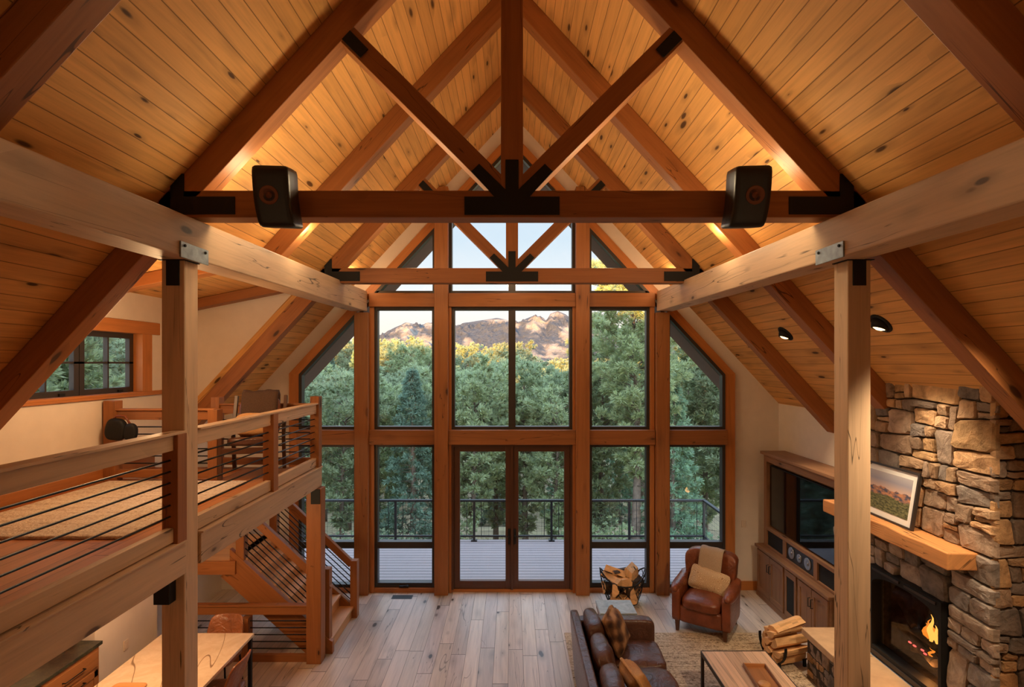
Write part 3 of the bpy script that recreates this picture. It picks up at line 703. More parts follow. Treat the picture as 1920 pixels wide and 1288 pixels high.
b = MB(); cuts = [T0 - .063, .525, .585, .655, .727]
for a, c in zip(cuts, cuts[1:]): b.ub(394, FX - 8, a + .0006, c - .0006, -369, -360)
b.build('hearth_slab', 'flag', r, .008)
MB().ub(FX - 8, FX + 5, T0 - .03, .722, -369, -360.6).build('slate_strip', 'slate', r, .004)
c = []
for z in (-203, -186):
    for u, t in ((425, .521), (FX + 6, .519), (FX + 6, .728), (424, .727)): c.append(tuple(W(u, t, z)))
mb = MB().hexa(c, (0, 1, 0)); bmesh.ops.subdivide_edges(mb.bm, edges=mb.bm.edges[:], cuts=6, use_grid_fill=True)
for f in mb.bm.faces: mb.info[f] = (Vector((0, 1, 0)), (3.0, 7.0))
for v in mb.bm.verts:
    if v.co.x < W(426, 0, 0).x: v.co.x += .022 * noise.noise(v.co * 3.1); v.co.z += .012 * noise.noise(v.co * 4)
mb.build('mantel', 'mantel', r, .012)
# firebox
fa, fb, fv0, fv1 = .5546, .665, -360, -250; ft = (fa + fb) / 2; hw = (fb - fa) / 2
b = MB()
arch = [(ft + hw * .93 * math.cos(q), -272 + 14 * math.sin(q)) for q in (math.pi * k / 16 for k in range(17))]
out = [(fa, fv0), (fb, fv0), (fb, fv1), (fa, fv1)]
def yprism(poly, u0, u1, bb): bb.prism([W(u0, t, v) for t, v in poly], ((u1 - u0) * S, 0, 0), (0, 1, 0)); return bb
uo, ui = FX - 6, FX + 8
yprism([(fa, fv0), (fb, fv0), (fb, fv0 + 12), (fa, fv0 + 12)], uo, ui, b); yprism([(fa, fv0 + 12), (ft - hw * .93, fv0 + 12), (ft - hw * .93, -272), (fa, -272)], uo, ui, b); yprism([(ft + hw * .93, fv0 + 12), (fb, fv0 + 12), (fb, -272), (ft + hw * .93, -272)], uo, ui, b)
for p, q in zip(arch, arch[1:]): yprism([p, (p[0], fv1), (q[0], fv1), q], uo, ui, b)
yprism([(fa, -272), (ft - hw * .93, -272), (ft - hw * .93, fv1), (fa, fv1)], uo, ui, b); yprism([(ft + hw * .93, -272), (fb, -272), (fb, fv1), (ft + hw * .93, fv1)], uo, ui, b)
fbx = b.build('firebox_surround', 'black', r)
for p in ([(fa + .004, fv0 + 2), (fb - .004, fv0 + 2), (fb - .004, fv0 + 7), (fa + .004, fv0 + 7)], [(fa + .006, -255), (ft - .004, -255), (ft - .004, -252), (fa + .006, -252)], [(ft + .004, -255), (fb - .006, -255), (fb - .006, -252), (ft + .004, -252)]): yprism(p, uo - 1.5, uo, MB()).build('vent_louver', 'frame', fbx, .002)
MB().ub(ui - 2, ui - 1.4, fa + .008, fb - .008, fv0 + 11, -266).build('fire_glass', 'fglass', r)
b = MB(); b.ub(ui, 499, fa, fb, -361.9, -356).ub(497, 499.9, fa, fb, -356, -252).ub(ui, 498, fa, fa + .002, -356, -252).ub(ui, 498, fb - .002, fb, -356, -252).ub(ui, 498, fa, fb, -254, -252)
b.build('firebox_lining', 'char', r)
lg = [((468, .572, -342), (480, .640, -336), .055), ((474, .580, -326), (470, .632, -322), .048), ((466, .600, -344), (486, .628, -310), .042), ((486, .570, -338), (488, .645, -330), .06), ((470, .606, -318), (484, .648, -306), .036)]
for a, c, w in lg:
    p0, p1 = W(*a), W(*c); path = [p0.lerp(p1, k / 6) + Vector([.012 * noise.noise(Vector((k * 1.3, a[0], j * 5))) for j in range(3)]) for k in range(7)]
    path = [p + Vector((0, .16, .09)) for p in path]; MB().tube(path, [w * (.9 + .2 * noise.noise(Vector((k, a[1] * 50, 2)))) for k in range(7)], 10).build('gas_log', 'char', r)
for i, (t, u, h, w) in enumerate(((.597, 469, .27, .030), (.591, 470, .19, .024), (.606, 471, .16, .024), (.592, 466, .09, .012), (.602, 473, .20, .026))):
    p0 = W(u, t, -312 if i != 3 else -326); path = [p0 + Vector((.02 * math.sin(k * 1.1 + i), .018 * math.sin(k * .9 + i * 2) , h * k / 8)) for k in range(9)]
    MB().tube(path, [w * x for x in (.45, .8, 1.0, .95, .8, .6, .4, .22, .05)], 8).build('flame', 'flame_core' if i < 2 else 'flame', r)
for t, u, v in ((.622, 464, -326), (.616, 465, -327), (.603, 464, -325), (.599, 464, -327)): MB().soft((.010, .02, .008), 3, 3, Matrix.Translation(W(u, t, v))).build('ember', 'ember', r)
# framed print leaning on the mantel
t0, t1 = .588, .682; lean = .16; hh = 64 * S; ww = (t1 - t0) * D
r = empty('framed_print', W(441, (t0 + t1) / 2, -186), 'dark framed landscape print with white mat leaning on the mantel', 'picture')
r.rotation_euler = (R(90) - lean, 0, R(-90)); bpy.context.view_layer.update()
# own axes: x along the wall, y up the picture, z towards the room
b = MB(); q = .022
for a in ((-ww / 2, ww / 2, 0, q), (-ww / 2, ww / 2, hh - q, hh), (-ww / 2, -ww / 2 + q, q, hh - q), (ww / 2 - q, ww / 2, q, hh - q)): b.box(*a, -.02, .014)
lpart(b, 'frame', 'frame', r, .002)
lpart(MB().box(-ww / 2 + q, ww / 2 - q, q, hh - q, -.016, .000), 'mat_board', 'paper', r)
pm = bpy.data.meshes.new('print'); m_ = .085; xs, ys = ww / 2 - m_, (m_, hh - m_)
pm.from_pydata([(-xs, ys[0], .003), (xs, ys[0], .003), (xs, ys[1], .003), (-xs, ys[1], .003), (-xs, ys[0], .0), (xs, ys[0], .0), (xs, ys[1], .0), (-xs, ys[1], .0)], [], [(0, 1, 2, 3), (7, 6, 5, 4), (0, 4, 5, 1), (1, 5, 6, 2), (2, 6, 7, 3), (3, 7, 4, 0)])
ul = pm.uv_layers.new(name='UVMap')
for pl in pm.polygons:
    for li in pl.loop_indices:
        c = pm.vertices[pm.loops[li].vertex_index].co; ul.data[li].uv = ((c.x + xs) / (2 * xs), (c.y - ys[0]) / (ys[1] - ys[0]))
pm.materials.append(M['print']); po = bpy.data.objects.new('print', pm); COL.objects.link(po); po.parent = r
# ---------------------------------------------------------------- media wall
r = empty('base_cabinet', W(470, .86, -425), 'long low wooden cabinet with shaker doors beneath the television', 'cabinet'); bpy.context.view_layer.update()
MB().ub(450, 499.5, .752, .978, -425, -336).build('body', 'cab', r, .004)
MB().ub(446, 499.5, .752, .981, -336, -331, (0, 1, 0)).build('counter', 'cab', r, .004)
MB().ub(448.5, 450, .752, .979, -424.5, -415).build('plinth', 'cab', r, .002)
def door(t0, t1, hs):
    f = .006; b = MB()
    for a in ((t0, t1, -348, -339), (t0, t1, -414, -405)): b.ub(447.6, 450, *a, along=(0, 1, 0))
    for a in ((t0, t0 + f), (t1 - f, t1)): b.ub(447.6, 450, *a, -405, -348)
    d = b.build('door', 'cab', r, .002)
    MB().ub(449, 450, t0 + f, t1 - f, -405, -348).build('door_panel', 'cab', d)
    if hs is not None:
        th = t0 + f / 2 if hs == 0 else t1 - f / 2; a, c = W(447.6, th, -353), W(447.6, th, -366); x = Vector((-.028, 0, 0))
        MB().tube([a, a + x, c + x, c], .006, 6).build('handle', 'black', d)
door(.928, .974, 0); door(.882, .927, 1)
d = MB(); [d.ub(447.6, 450, *a) for a in ((.842, .876, -348, -339), (.842, .876, -414, -405), (.842, .847, -405, -348), (.871, .876, -405, -348))]
d = d.build('door', 'cab', r, .002); MB().ub(448.6, 450, .847, .871, -405, -348).build('cloth_panel', 'grill', d)
door(.798, .836, 0); door(.757, .797, 1)
r = empty('media_cabinet', W(480, .86, -331), 'wall cabinet framing the television above the low cabinet', 'cabinet'); bpy.context.view_layer.update()
b = MB()
b.ub(458, 499.5, .752, .970, -178, -166, (0, 1, 0)); b.ub(458, 499.5, .960, .970, -331, -178); b.ub(458, 470, .752, .960, -300, -294, (0, 1, 0)); b.ub(458, 470, .752, .960, -331, -327, (0, 1, 0))
for t in (.898, .806): b.ub(458, 470, t - .005, t + .005, -327, -300)
b.ub(470, 499.5, .752, .960, -331, -178)
b.build('frame', 'cab', r, .003)
MB().ub(454, 499.5, .752, .976, -166, -161, (0, 1, 0)).build('crown', 'cab', r, .004)
for t0, t1 in ((.903, .960), (.752, .801)): MB().ub(461, 470, t0, t1, -327, -300).build('speaker_grille', 'grill', r)
r = empty('center_speaker', W(465, .852, -327), 'black center loudspeaker with three silver cones beneath the television', 'speaker'); bpy.context.view_layer.update()
MB().ub(460, 470, .811, .893, -326.9, -300.1).build('cabinet', 'spk', r, .003)
for t, rr in ((.877, .085), (.853, .06), (.829, .085)):
    MB().lathe([(rr, 0), (rr, .012), (rr * .88, .014), (rr * .5, .004), (rr * .22, .003), (rr * .2, .012), (.001, .016)], W(460, t, -313), (-1, 0, 0)).build('cone', 'silver', r)
r = empty('television', W(462, .86, -290), 'large black wall television in the wooden cabinet', 'television'); bpy.context.view_layer.update()
MB().ub(463.5, 469.8, .764, .958, -272, -184).build('housing', 'black', r, .004)
MB().ub(462.6, 463.5, .766, .956, -290.5, -185.5).build('screen', 'tv', r)
# ---------------------------------------------------------------- loudspeakers on the truss
def truss_speaker(s, lb):
    r = empty('loudspeaker', W(s * 192, .449, 137), lb, 'speaker', 'loudspeakers on the truss'); r.rotation_euler = (R(12), 0, R(-5 * s)); bpy.context.view_layer.update()
    w, h, d = .128, .215, .30
    def fn(p, q): p.x *= 1 - .10 * max(0, q.y) ; p.x += s * -.018 * (q.z - .2) ** 2 * (1 if q.z < .2 else .2); return p
    lpart(MB().soft((w, d / 2, h), 14, 11, Matrix.Translation((0, -.145, 0)), fn=fn), 'cabinet', 'spk', r)
    z = -.145 - d / 2
    lpart(MB().lathe([(.066, 0), (.066, .006), (.060, .006), (.025, -.006), (.022, .0), (.001, .006)], (s * .012, z, .01), (0, -1, 0), 28), 'driver', 'cone', r)
    lpart(MB().box(-.04, .04, -.03, .012, -.08, .08), 'wall_bracket', 'black', r, .004)
truss_speaker(-1, 'black loudspeaker fixed to the truss on the loft side'); truss_speaker(1, 'black loudspeaker fixed to the truss on the fireplace side')
# ---------------------------------------------------------------- ceiling lights
def eyeball(t, lb):
    u = 391; p = W(u, t, rf(466, u)); n = Vector((-RS, 0, -1)).normalized()
    r = empty('ceiling_spotlight', p, lb, 'ceiling light', 'dark eyeball lights'); bpy.context.view_layer.update()
    MB().lathe([(.115, -.005), (.115, .008), (.10, .018), (.085, .018), (.08, .0), (.02, -.004)], p, n, 28).build('trim_ring', 'black', r)
    ax = Vector((.25, 0, -1)).normalized(); up = (n * .9 - ax * .2).normalized()
    b2 = MB().lathe([(.082, -.03), (.080, .02), (.068, .06), (.06, .062), (.058, .05), (.02, .02)], p, (n + Vector((.35, 0, -.35))).normalized(), 22); b2.build('hood', 'black', r)
    ax = (n + Vector((.35, 0, -.35))).normalized()
    MB().lathe([(.054, .052), (.03, .066), (.001, .07)], p, ax, 16).build('bulb', 'bulb', r)
    light('spot', 'SPOT', p + ax * .085, 150, WARM2, .05, spot=66, blend=.9, aim=W(450, t - .004, -220))
eyeball(.762, 'dark recessed ceiling light farther along, above the television cabinet'); eyeball(.565, 'dark recessed ceiling light above the stone chimney')
# ---------------------------------------------------------------- armchair
def armchair():
    r = empty('armchair', (2.842, 7.967, 0), 'cognac leather club armchair with rolled arms by the window', 'armchair', None, R(-33.4)); bpy.context.view_layer.update(); L = 'leather'
    lpart(MB().soft((.33, .36, .125), 9, 9, Matrix.Translation((0, 0, .265))), 'base', L, r)
    lpart(MB().soft((.275, .36, .085), 5, 11, Matrix.Translation((0, -.05, .435)), .025, .006, fn=None, seed=2), 'seat_cushion', L, r)
    def bk(p, q):
        p.y += .10 * (q.z + 1) * .5 + .012 * q.x ** 2 * 0; p.x *= 1 + .10 * (q.z > 0) * q.z; p.z -= .035 * q.x ** 2 * max(0, q.z); p.y -= .05 * abs(q.x) ** 3; return p
    lpart(MB().soft((.35, .105, .385), 8, 13, Matrix.Translation((0, .27, .66)), 0, .006, fn=bk), 'backrest', L, r)
    for s in (-1, 1):
        b = MB().soft((.062, .36, .24), 9, 9, Matrix.Translation((s * .345, -.01, .38)))
        def rl(p, q): p.z += .05 * max(0, q.y) ** 1.5 ; return p
        b.soft((.085, .375, .085), 2.4, 9, Matrix.Translation((s * .365, -.015, .60)), fn=rl)
        lpart(b, 'arm', L, r)
    for x in (-.33, .33):
        for y, dy in ((-.31, 0), (.31, .04)):
            b = MB(); c = [(x - .02, y - .02 + dy, 0), (x + .02, y - .02 + dy, 0), (x + .02, y + .02 + dy, 0), (x - .02, y + .02 + dy, 0), (x - .032, y - .032, .17), (x + .032, y - .032, .17), (x + .032, y + .032, .17), (x - .032, y + .032, .17)]
            lpart(b.hexa(c, (0, 0, 1)), 'leg', 'dframe', r, .004)
    return r
ac = armchair(); MW = ac.matrix_world.copy()
b = MB().strip([(.095, .60), (.105, .72), (.14, .86), (.175, .985), (.21, 1.055), (.27, 1.075), (.345, 1.06), (.405, .98), (.42, .84), (.425, .70)], .33, MW @ Matrix.Translation((-.03, .0, .0)) @ Matrix.Rotation(R(3), 4, 'Y'), .022, .010, seed=1)
one(b, 'throw', 'beige_throw', 'beige wool throw folded over the armchair back', 'throw', bevel=0)
b = MB().soft((.28, .062, .165), 4.5, 13, MW @ Matrix.Translation((.02, .06, .66)) @ Matrix.Rotation(R(-22), 4, 'X') @ Matrix.Rotation(R(9), 4, 'Y'), 0, .008, fn=lambda p, q: Vector((p.x * (1 + .08 * q.z ** 2), p.y * (1.25 - .8 * max(abs(q.x), abs(q.z)) ** 3), p.z * (1 + .14 * q.x ** 2))))
one(b, 'throw_pillow', 'paisley', 'cream paisley lumbar pillow on the leather armchair', 'pillow', bevel=0)
# ---------------------------------------------------------------- sofa
x0, x1, ya, yb = 80 * S, 189 * S, 4.62, 6.83
r = empty('sofa', ((x0 + x1) / 2, (ya + yb) / 2, 0), 'dark brown leather three seat sofa on the striped rug', 'sofa'); bpy.context.view_layer.update(); L = 'dleather'
MB().soft(((x1 - x0) / 2 - .02, (yb - ya) / 2 - .01, .15), 12, 9, Matrix.Translation(((x0 + x1) / 2, (ya + yb) / 2, .22))).build('base', L, r)
MB().soft((.055, (yb - ya) / 2, .385), 8, 13, Matrix.Translation((x0 + .06, (ya + yb) / 2, .46)) @ Matrix.Rotation(R(-4), 4, 'Y')).build('back_frame', L, r)
for y in (ya + .09, yb - .09): MB().soft(((x1 - x0) / 2, .09, .22), 8, 9, Matrix.Translation(((x0 + x1) / 2 + .03, y, .50))).build('arm', L, r)
n = 3; cw = (yb - ya - .36) / n
for k in range(n):
    y = ya + .18 + cw * (k + .5)
    MB().soft(((x1 - x0) / 2 - .12, cw / 2 - .004, .085), 6, 11, Matrix.Translation((x0 + .64, y, .435)), .02, .012, seed=k).build('seat_cushion', L, r)
    MB().soft((.105, cw / 2 - .004, .245), 3.6, 12, Matrix.Translation((x0 + .245, y, .70)) @ Matrix.Rotation(R(-12), 4, 'Y'), 0, .018, seed=k + 5).build('back_cushion', L, r)
for x in (x0 + .08, x1 - .08):
    for y in (ya + .08, yb - .08): MB().box(x - .03, x + .03, y - .03, y + .03, 0, .09).build('leg', 'dframe', r, .004)
def sofa_pillow(loc, rz, ry, half, mat, lb, seed):
    m = Matrix.Translation(loc) @ Matrix.Rotation(R(rz), 4, 'Z') @ Matrix.Rotation(R(ry), 4, 'Y')
    fn = lambda p, q: Vector((p.x * (1.3 - 1.0 * max(abs(q.y), abs(q.z)) ** 4), p.y * (1 - .10 * (1 - q.z ** 2)), p.z * (1 - .10 * (1 - q.y ** 2))))
    one(MB().soft(half, 4.5, 15, m, 0, .008, fn=fn, seed=seed), 'throw_pillow', mat, lb, 'pillow', bevel=0)
sofa_pillow((x0 + .47, 6.33, .755), -24, -26, (.085, .25, .25), 'plaid', 'brown plaid pillow propped at the far end of the sofa', 1)
sofa_pillow((x0 + .50, 5.36, .72), 12, -30, (.08, .22, .21), 'tanpillow', 'tan pillow on the sofa cropped by the bottom edge', 2)
# ---------------------------------------------------------------- tables, rug
r = empty('side_table', (155 * S, .797 * D, 0), 'small side table with grey stone top beyond the sofa', 'table'); bpy.context.view_layer.update()
MB().ub(128, 182, .774, .819, -369, -364).build('table_top', 'slate', r, .006)
MB().ub(129, 181, .775, .818, -376, -369).build('apron', 'dframe', r, .003)
for u in (131, 176):
    for t in (.777, .812): MB().ub(u, u + 4, t, t + .004, -425, -376).build('leg', 'dframe', r, .003)
r = empty('coffee_table', (289 * S, 5.6, 0), 'plank top coffee table with slim dark metal legs', 'table'); bpy.context.view_layer.update()
MB().ub(247, 330, .515, .695, -380, -376, (0, 1, 0)).build('table_top', 'tabletop', r, .002)
b = MB(); [b.ub(*a) for a in ((246, 247, .514, .696, -381, -375.8), (330, 331, .514, .696, -381, -375.8), (247, 330, .6955, .6965, -381, -375.8), (247, 330, .5135, .5145, -381, -375.8))]
b.build('metal_rim', 'frame', r)
for u in (246, 327.5):
    for t in (.514, .692): MB().ub(u, u + 3.5, t, t + .0035, -423.4, -381).build('leg', 'frame', r)
c = empty('serving_tray', W(296, .618, -375.8), 'dark rimmed wooden tray on the coffee table', 'tray', None, R(-4)); bpy.context.view_layer.update()
lpart(MB().box(-.115, .115, -.37, .37, 0, .010, (0, 1, 0)), 'tray_base', 'kcab', c, .003)
for a in ((-.125, -.112, -.38, .38, .0, .045), (.112, .125, -.38, .38, .0, .045)): lpart(MB().box(*a), 'side_rim', 'cab', c, .003)
for a in ((-.112, .112, -.38, -.365, .0, .045), (-.112, .112, .365, .38, .0, .045)): lpart(MB().box(*a), 'end_rim', 'mantel', c, .003)
one(MB().lathe([(.05, 0), (.062, .012), (.062, .04), (.058, .046), (.001, .047)], W(291, .615, -374.6), (0, 0, 1), 26), 'wooden_box', 'oak', 'round lidded wooden box standing in the tray', 'box', bevel=0)
mb = MB().ub(82, 397, .46, .8366, -425, -423.2)
tag(mb.build('area_rug', 'rug', None, .004), 'striped tan wool rug beneath the sofa and coffee table', 'rug')
mb = MB().ub(-330, -503, .452, .666, -150, -147); tag(mb.build('shag_rug', 'shag', None, .012), 'cream shag rug lying on the loft floor', 'rug')
# ---------------------------------------------------------------- firewood
def log_mesh(name, ln, rad, seed, k):
    rnd = random.Random(seed); b = MB(); a0 = rnd.uniform(0, 6); span = rnd.choice((1.5, 1.9, 2.4, 3.1)); m = 9; prof = []
    for i in range(m): q = a0 + span * i / (m - 1); rr = rad * rnd.uniform(.9, 1.08); prof.append((rr * math.cos(q), rr * math.sin(q)))
    if span < 5: prof.append((rad * rnd.uniform(-.1, .15), rad * rnd.uniform(-.1, .15)))
    cx = sum(p[0] for p in prof) / len(prof); cy = sum(p[1] for p in prof) / len(prof); prof = [(x - cx, y - cy) for x, y in prof]
    segs = 5; rows = [[b.bm.verts.new((ln * (j / segs - .5), x * (1 + .05 * rnd.uniform(-1, 1)), y * (1 + .05 * rnd.uniform(-1, 1)))) for x, y in prof] for j in range(segs + 1)]
    n = len(prof)
    for j in range(segs):
        for i in range(n):
            f = b.bm.faces.new((rows[j][i], rows[j][(i + 1) % n], rows[j + 1][(i + 1) % n], rows[j + 1][i])); b._faces([f], (1, 0, 0), 1 if (i < m - 1 and rnd.random() < .9 and k) else 0)
    b._faces([b.bm.faces.new(rows[0][::-1]), b.bm.faces.new(rows[-1])], (0, 1, 0), 0)
    return b.build(name, ['split', 'bark'])
r = empty('log_basket', W(196, .945, -425), 'black wire basket full of split logs by the window', 'basket'); bpy.context.view_layer.update()
cx, cy = W(196, .945, 0).x, W(0, .945, 0).y; b = MB()
def bk(q, z): f = .22 + .12 * math.sin(min(1, z / .5) * 1.4); return Vector((cx + f * 1.08 * math.cos(q), cy + f * .82 * math.sin(q), .02 + z))
hz = lambda q: .33 + .20 * abs(math.cos(q)) ** 3
for i in range(13):
    q0 = 2 * math.pi * i / 13
    for sg in (1, -1): b.tube([bk(q0 + sg * .9 * k / 8, hz(q0 + sg * .9 * k / 8) * k / 8) for k in range(9)], .006, 6)
b.build('wire_weave', 'black', r)
MB().tube([bk(2 * math.pi * k / 40, hz(2 * math.pi * k / 40)) for k in range(40)], .011, 8, closed=True).build('rim', 'black', r)
MB().tube([bk(2 * math.pi * k / 30, 0.0) for k in range(30)], .010, 8, closed=True).build('base_ring', 'black', r)
rnd = random.Random(4)
spots = [(-.11, -.04, .12, 80), (.03, -.05, .10, 95), (.15, -.03, .13, 70), (-.14, .05, .22, 20), (.03, .06, .22, 100), (.16, .05, .24, 60), (-.10, -.07, .27, 72), (.05, -.08, .25, 108), (-.17, -.03, .38, 120), (.17, -.04, .37, 52), (.03, -.02, .39, 80), (-.10, .02, .48, 150), (.13, .0, .49, 62), (.01, .04, .50, 15)]
for i, (dx, dy, z, az) in enumerate(spots):
    o = log_mesh('firewood_log', rnd.uniform(.34, .42), rnd.uniform(.10, .135), 100 + i, 1)
    o.location = (cx + dx, cy + dy, z); o.rotation_euler = (rnd.uniform(0, 6), R(rnd.uniform(-10, 14)), R(az))
    tag(o, 'split log piled in the wire basket by the window', 'firewood', 'logs in the wire basket')
r = empty('log_rack', W(386, .754, -425), 'curved black steel cradle holding split firewood beside the hearth', 'log rack', None, R(14)); bpy.context.view_layer.update()
def arc(x): return [(x, .235 * math.sin(q), .30 - .25 * math.cos(q) * (1 if abs(q) < 1.6 else 1)) for q in (math.pi * (k / 16 - .5) * 1.08 for k in range(17))]
for x in (-.19, .19):
    b = MB(); A = arc(x)
    for p, q in zip(A, A[1:]): b.beam(p, q, .035, .010, (1, 0, 0) if False else Vector((0, 0, 1)) if abs(Vector(q)[2] - Vector(p)[2]) < abs(q[1] - p[1]) else Vector((0, 1, 0)))
    lpart(b, 'cradle_band', 'black', r)
    for y in (-.12, .12): lpart(MB().box(x - .018, x + .018, y - .012, y + .012, 0, .09), 'foot', 'black', r)
lpart(MB().box(-.19, .19, -.01, .01, .045, .055), 'cross_bar', 'black', r)
base = r.matrix_world.copy()
for i, (y, z, rad) in enumerate(((-.06, .125, .065), (.07, .12, .065), (-.13, .215, .065), (.0, .225, .07), (.13, .215, .065), (-.10, .325, .066), (.05, .33, .07), (.15, .315, .055), (-.03, .425, .06), (.09, .42, .058), (-.01, .515, .085))):
    o = log_mesh('firewood_log', .46, rad * (1.35 if i == 10 else 1.18), 300 + i, 0); p = base @ Vector((rnd.uniform(-.03, .03), y, z)); o.location = p
    o.rotation_euler = (rnd.uniform(0, 6), R(-2), R(14 + rnd.uniform(-4, 4)))
    if i == 10: o.rotation_euler = (R(200), R(-7), R(20)); tag(o, 'largest split log, lying on top of the steel cradle stack', 'firewood', 'logs in the steel cradle')
    else: tag(o, 'split log stacked within the black steel cradle by the hearth', 'firewood', 'logs in the steel cradle')
# ---------------------------------------------------------------- dining corner
r = empty('dining_table', W(-385, .60, -425), 'dining table with veined pale stone top beneath the loft', 'table'); bpy.context.view_layer.update()
MB().ub(-327, -443, .500, .677, -346.5, -343).build('table_top', 'quartz', r, .004)
for u in (-331, -443):
    for t in (.502, .668): MB().ub(u, u + 4, t, t + .004, -425, -346.5).build('leg', 'black', r)
MB().ub(-340, -430, .515, .662, -352, -346.6).build('under_frame', 'black', r)
one(MB().soft((.16, .27, .011), 9, 9, Matrix.Translation(W(-404, .54, -341.8))), 'cutting_board', 'mantel', 'round cornered wooden cutting board on the dining table', 'cutting board', bevel=0)
def dining_chair(loc, rz, lb):
    r = empty('dining_chair', loc, lb, 'chair', 'leather dining chairs', R(rz)); bpy.context.view_layer.update()
    lpart(MB().soft((.225, .21, .03), 5, 8, Matrix.Translation((0, -.01, .455))), 'seat', 'tanleather', r)
    def bk(p, q): p.y += .07 * q.z - .035 * q.x ** 2; p.x *= 1 - .08 * q.z; return p
    lpart(MB().soft((.215, .016, .20), 6, 9, Matrix.Translation((0, .20, .635)), fn=bk), 'backrest', 'tanleather', r)
    for x in (-.2, .2):
        for y in (-.19, .20): lpart(MB().tube([(x, y, 0), (x * .85, y * .85, .44)], .011, 8), 'leg', 'black', r)
dining_chair((W(-376, 0, 0).x, .702 * D - .2, 0), 0, 'tan leather dining chair at the far end of the stone table')
dining_chair((-308 * S - .22, .606 * D, 0), -90, 'tan leather dining chair on the long side, nearer the staircase')
dining_chair((-308 * S - .24, .534 * D, 0), -90, 'tan leather dining chair cropped by the bottom edge')
# kitchen base unit in the recess
r = empty('kitchen_cabinet', W(-510, .55, -425), 'alder base cabinet with drawers in the recess under the loft', 'cabinet'); bpy.context.view_layer.update()
MB().ub(-482, -544, .40, .6225, -425, -329).build('body', 'kcab', r, .004)
for k in range(3):
    a, c = .548 - .075 * k, .6195 - .075 * k
    d = MB().ub(-480.5, -482, a, c, -352, -334).build('drawer', 'kcab', r, .003); p0, p1 = W(-480.5, a + .022, -343), W(-480.5, c - .022, -343); x = Vector((.03, 0, 0))
    MB().tube([p0, p0 + x, p1 + x, p1], .006, 6).build('handle', 'black', d)
    d = MB().ub(-480.5, -482, a, a + .006, -420, -355).ub(-480.5, -482, c - .006, c, -420, -355).ub(-480.5, -482, a, c, -363, -355).ub(-480.5, -482, a, c, -420, -412).build('door', 'kcab', r, .003)
    MB().ub(-481.5, -482, a + .006, c - .006, -412, -363).build('door_panel', 'kcab', d); p0, p1 = W(-480.5, a + .022, -359), W(-480.5, c - .022, -359)
    MB().tube([p0, p0 + x, p1 + x, p1], .006, 6).build('handle', 'black', d)
one(MB().ub(-479, -544.5, .398, .6245, -329, -325), 'kitchen_worktop', 'granite', 'dark polished granite worktop on the alder cabinet', 'worktop', bevel=.004)
r = empty('bread_box', W(-514, .598, -325), 'red lacquered box with dark bands on the granite worktop', 'box'); bpy.context.view_layer.update()
MB().ub(-505, -530, .596, .619, -325, -303).build('body', 'red', r, .006)
b = MB(); [b.ub(-504.4, -530.4, t, t + .0022, -325, -302.6) for t in (.599, .6065, .614)]; b.build('band', 'black', r)
def plate(p, ax, lb, cat, kind):
    r = empty(kind, p, lb, cat); bpy.context.view_layer.update(); x, y = (.006, .037) if ax == 'x' else (.037, .006)
    MB().box(p.x - x, p.x + x, p.y - y, p.y + y, p.z - .058, p.z + .058).build('cover_plate', 'white_p', r, .003)
    q = (p + Vector((.007, 0, 0))) if ax == 'x' else (p + Vector((0, -.007, 0))); x, y = (.003, .016) if ax == 'x' else (.016, .003)
    MB().box(q.x - x, q.x + x, q.y - y, q.y + y, q.z - .033, q.z + .033).build('socket_face' if ax == 'x' else 'rocker', 'white_p', r, .002)
plate(W(-488.4, .675, -357), 'x', 'white wall outlet on the partition by the dining table', 'outlet', 'wall_outlet')
plate(W(434, .999, -302), 'y', 'white light switch on the wall behind the armchair', 'switch', 'light_switch')
r = empty('floor_vent', W(-200, .965, -425), 'metal floor vent register near the window', 'vent'); bpy.context.view_layer.update()
p = W(-199, .967, -425); MB().box(p.x - .17, p.x + .17, p.y - .075, p.y + .075, 0, .004).build('vent_frame', 'frame', r, .002)
b = MB(); [b.box(p.x - .155 + .0148 * k, p.x - .147 + .0148 * k, p.y - .06, p.y + .06, .004, .007) for k in range(21)]; b.build('louver', 'black', r)
# ---------------------------------------------------------------- loft things
def loft_chair():
    r = empty('lounge_chair', W(-340, .702, -148), 'dark wood lounge chair with leather seat in the loft', 'chair', None, R(12)); bpy.context.view_layer.update()
    lpart(MB().soft((.25, .27, .05), 5, 9, Matrix.Translation((0, 0, .41)) @ Matrix.Rotation(R(-6), 4, 'X')), 'seat', 'dleather', r)
    lpart(MB().box(-.28, .28, -.29, -.255, .30, .37), 'apron', 'dframe', r, .004)
    lpart(MB().soft((.24, .035, .27), 5, 9, Matrix.Translation((0, .30, .66)) @ Matrix.Rotation(R(-14), 4, 'X')), 'backrest', 'leather', r)
    for x in (-.29, .29):
        lpart(MB().box(x - .022, x + .022, -.29, -.245, .02, .60), 'leg', 'dframe', r, .004)
        lpart(MB().beam((x, .30, .02), (x, .24, .45), .04, .045).beam((x, .24, .45), (x, .39, .93), .04, .045), 'leg', 'dframe', r, .004)
        lpart(MB().box(x - .03, x + .03, -.31, .26, .60, .63), 'armrest', 'dframe', r, .006)
    return r
lc = loft_chair(); MW = lc.matrix_world.copy()
one(MB().strip([(.19, .46), (.22, .58), (.27, .74), (.315, .88), (.345, .945), (.39, .965), (.435, .93), (.43, .80), (.41, .62)], .42, MW, .035, .022, seed=4), 'throw', 'brown_throw', 'brown wool throw hanging over the loft chair back', 'throw', bevel=0)
one(MB().soft((.22, .07, .14), 3.2, 9, MW @ Matrix.Translation((-.02, .08, .60)) @ Matrix.Rotation(R(-22), 4, 'X'), 0, .01), 'throw_pillow', 'tanpillow', 'golden tan pillow on the lounge chair in the loft', 'pillow', bevel=0)
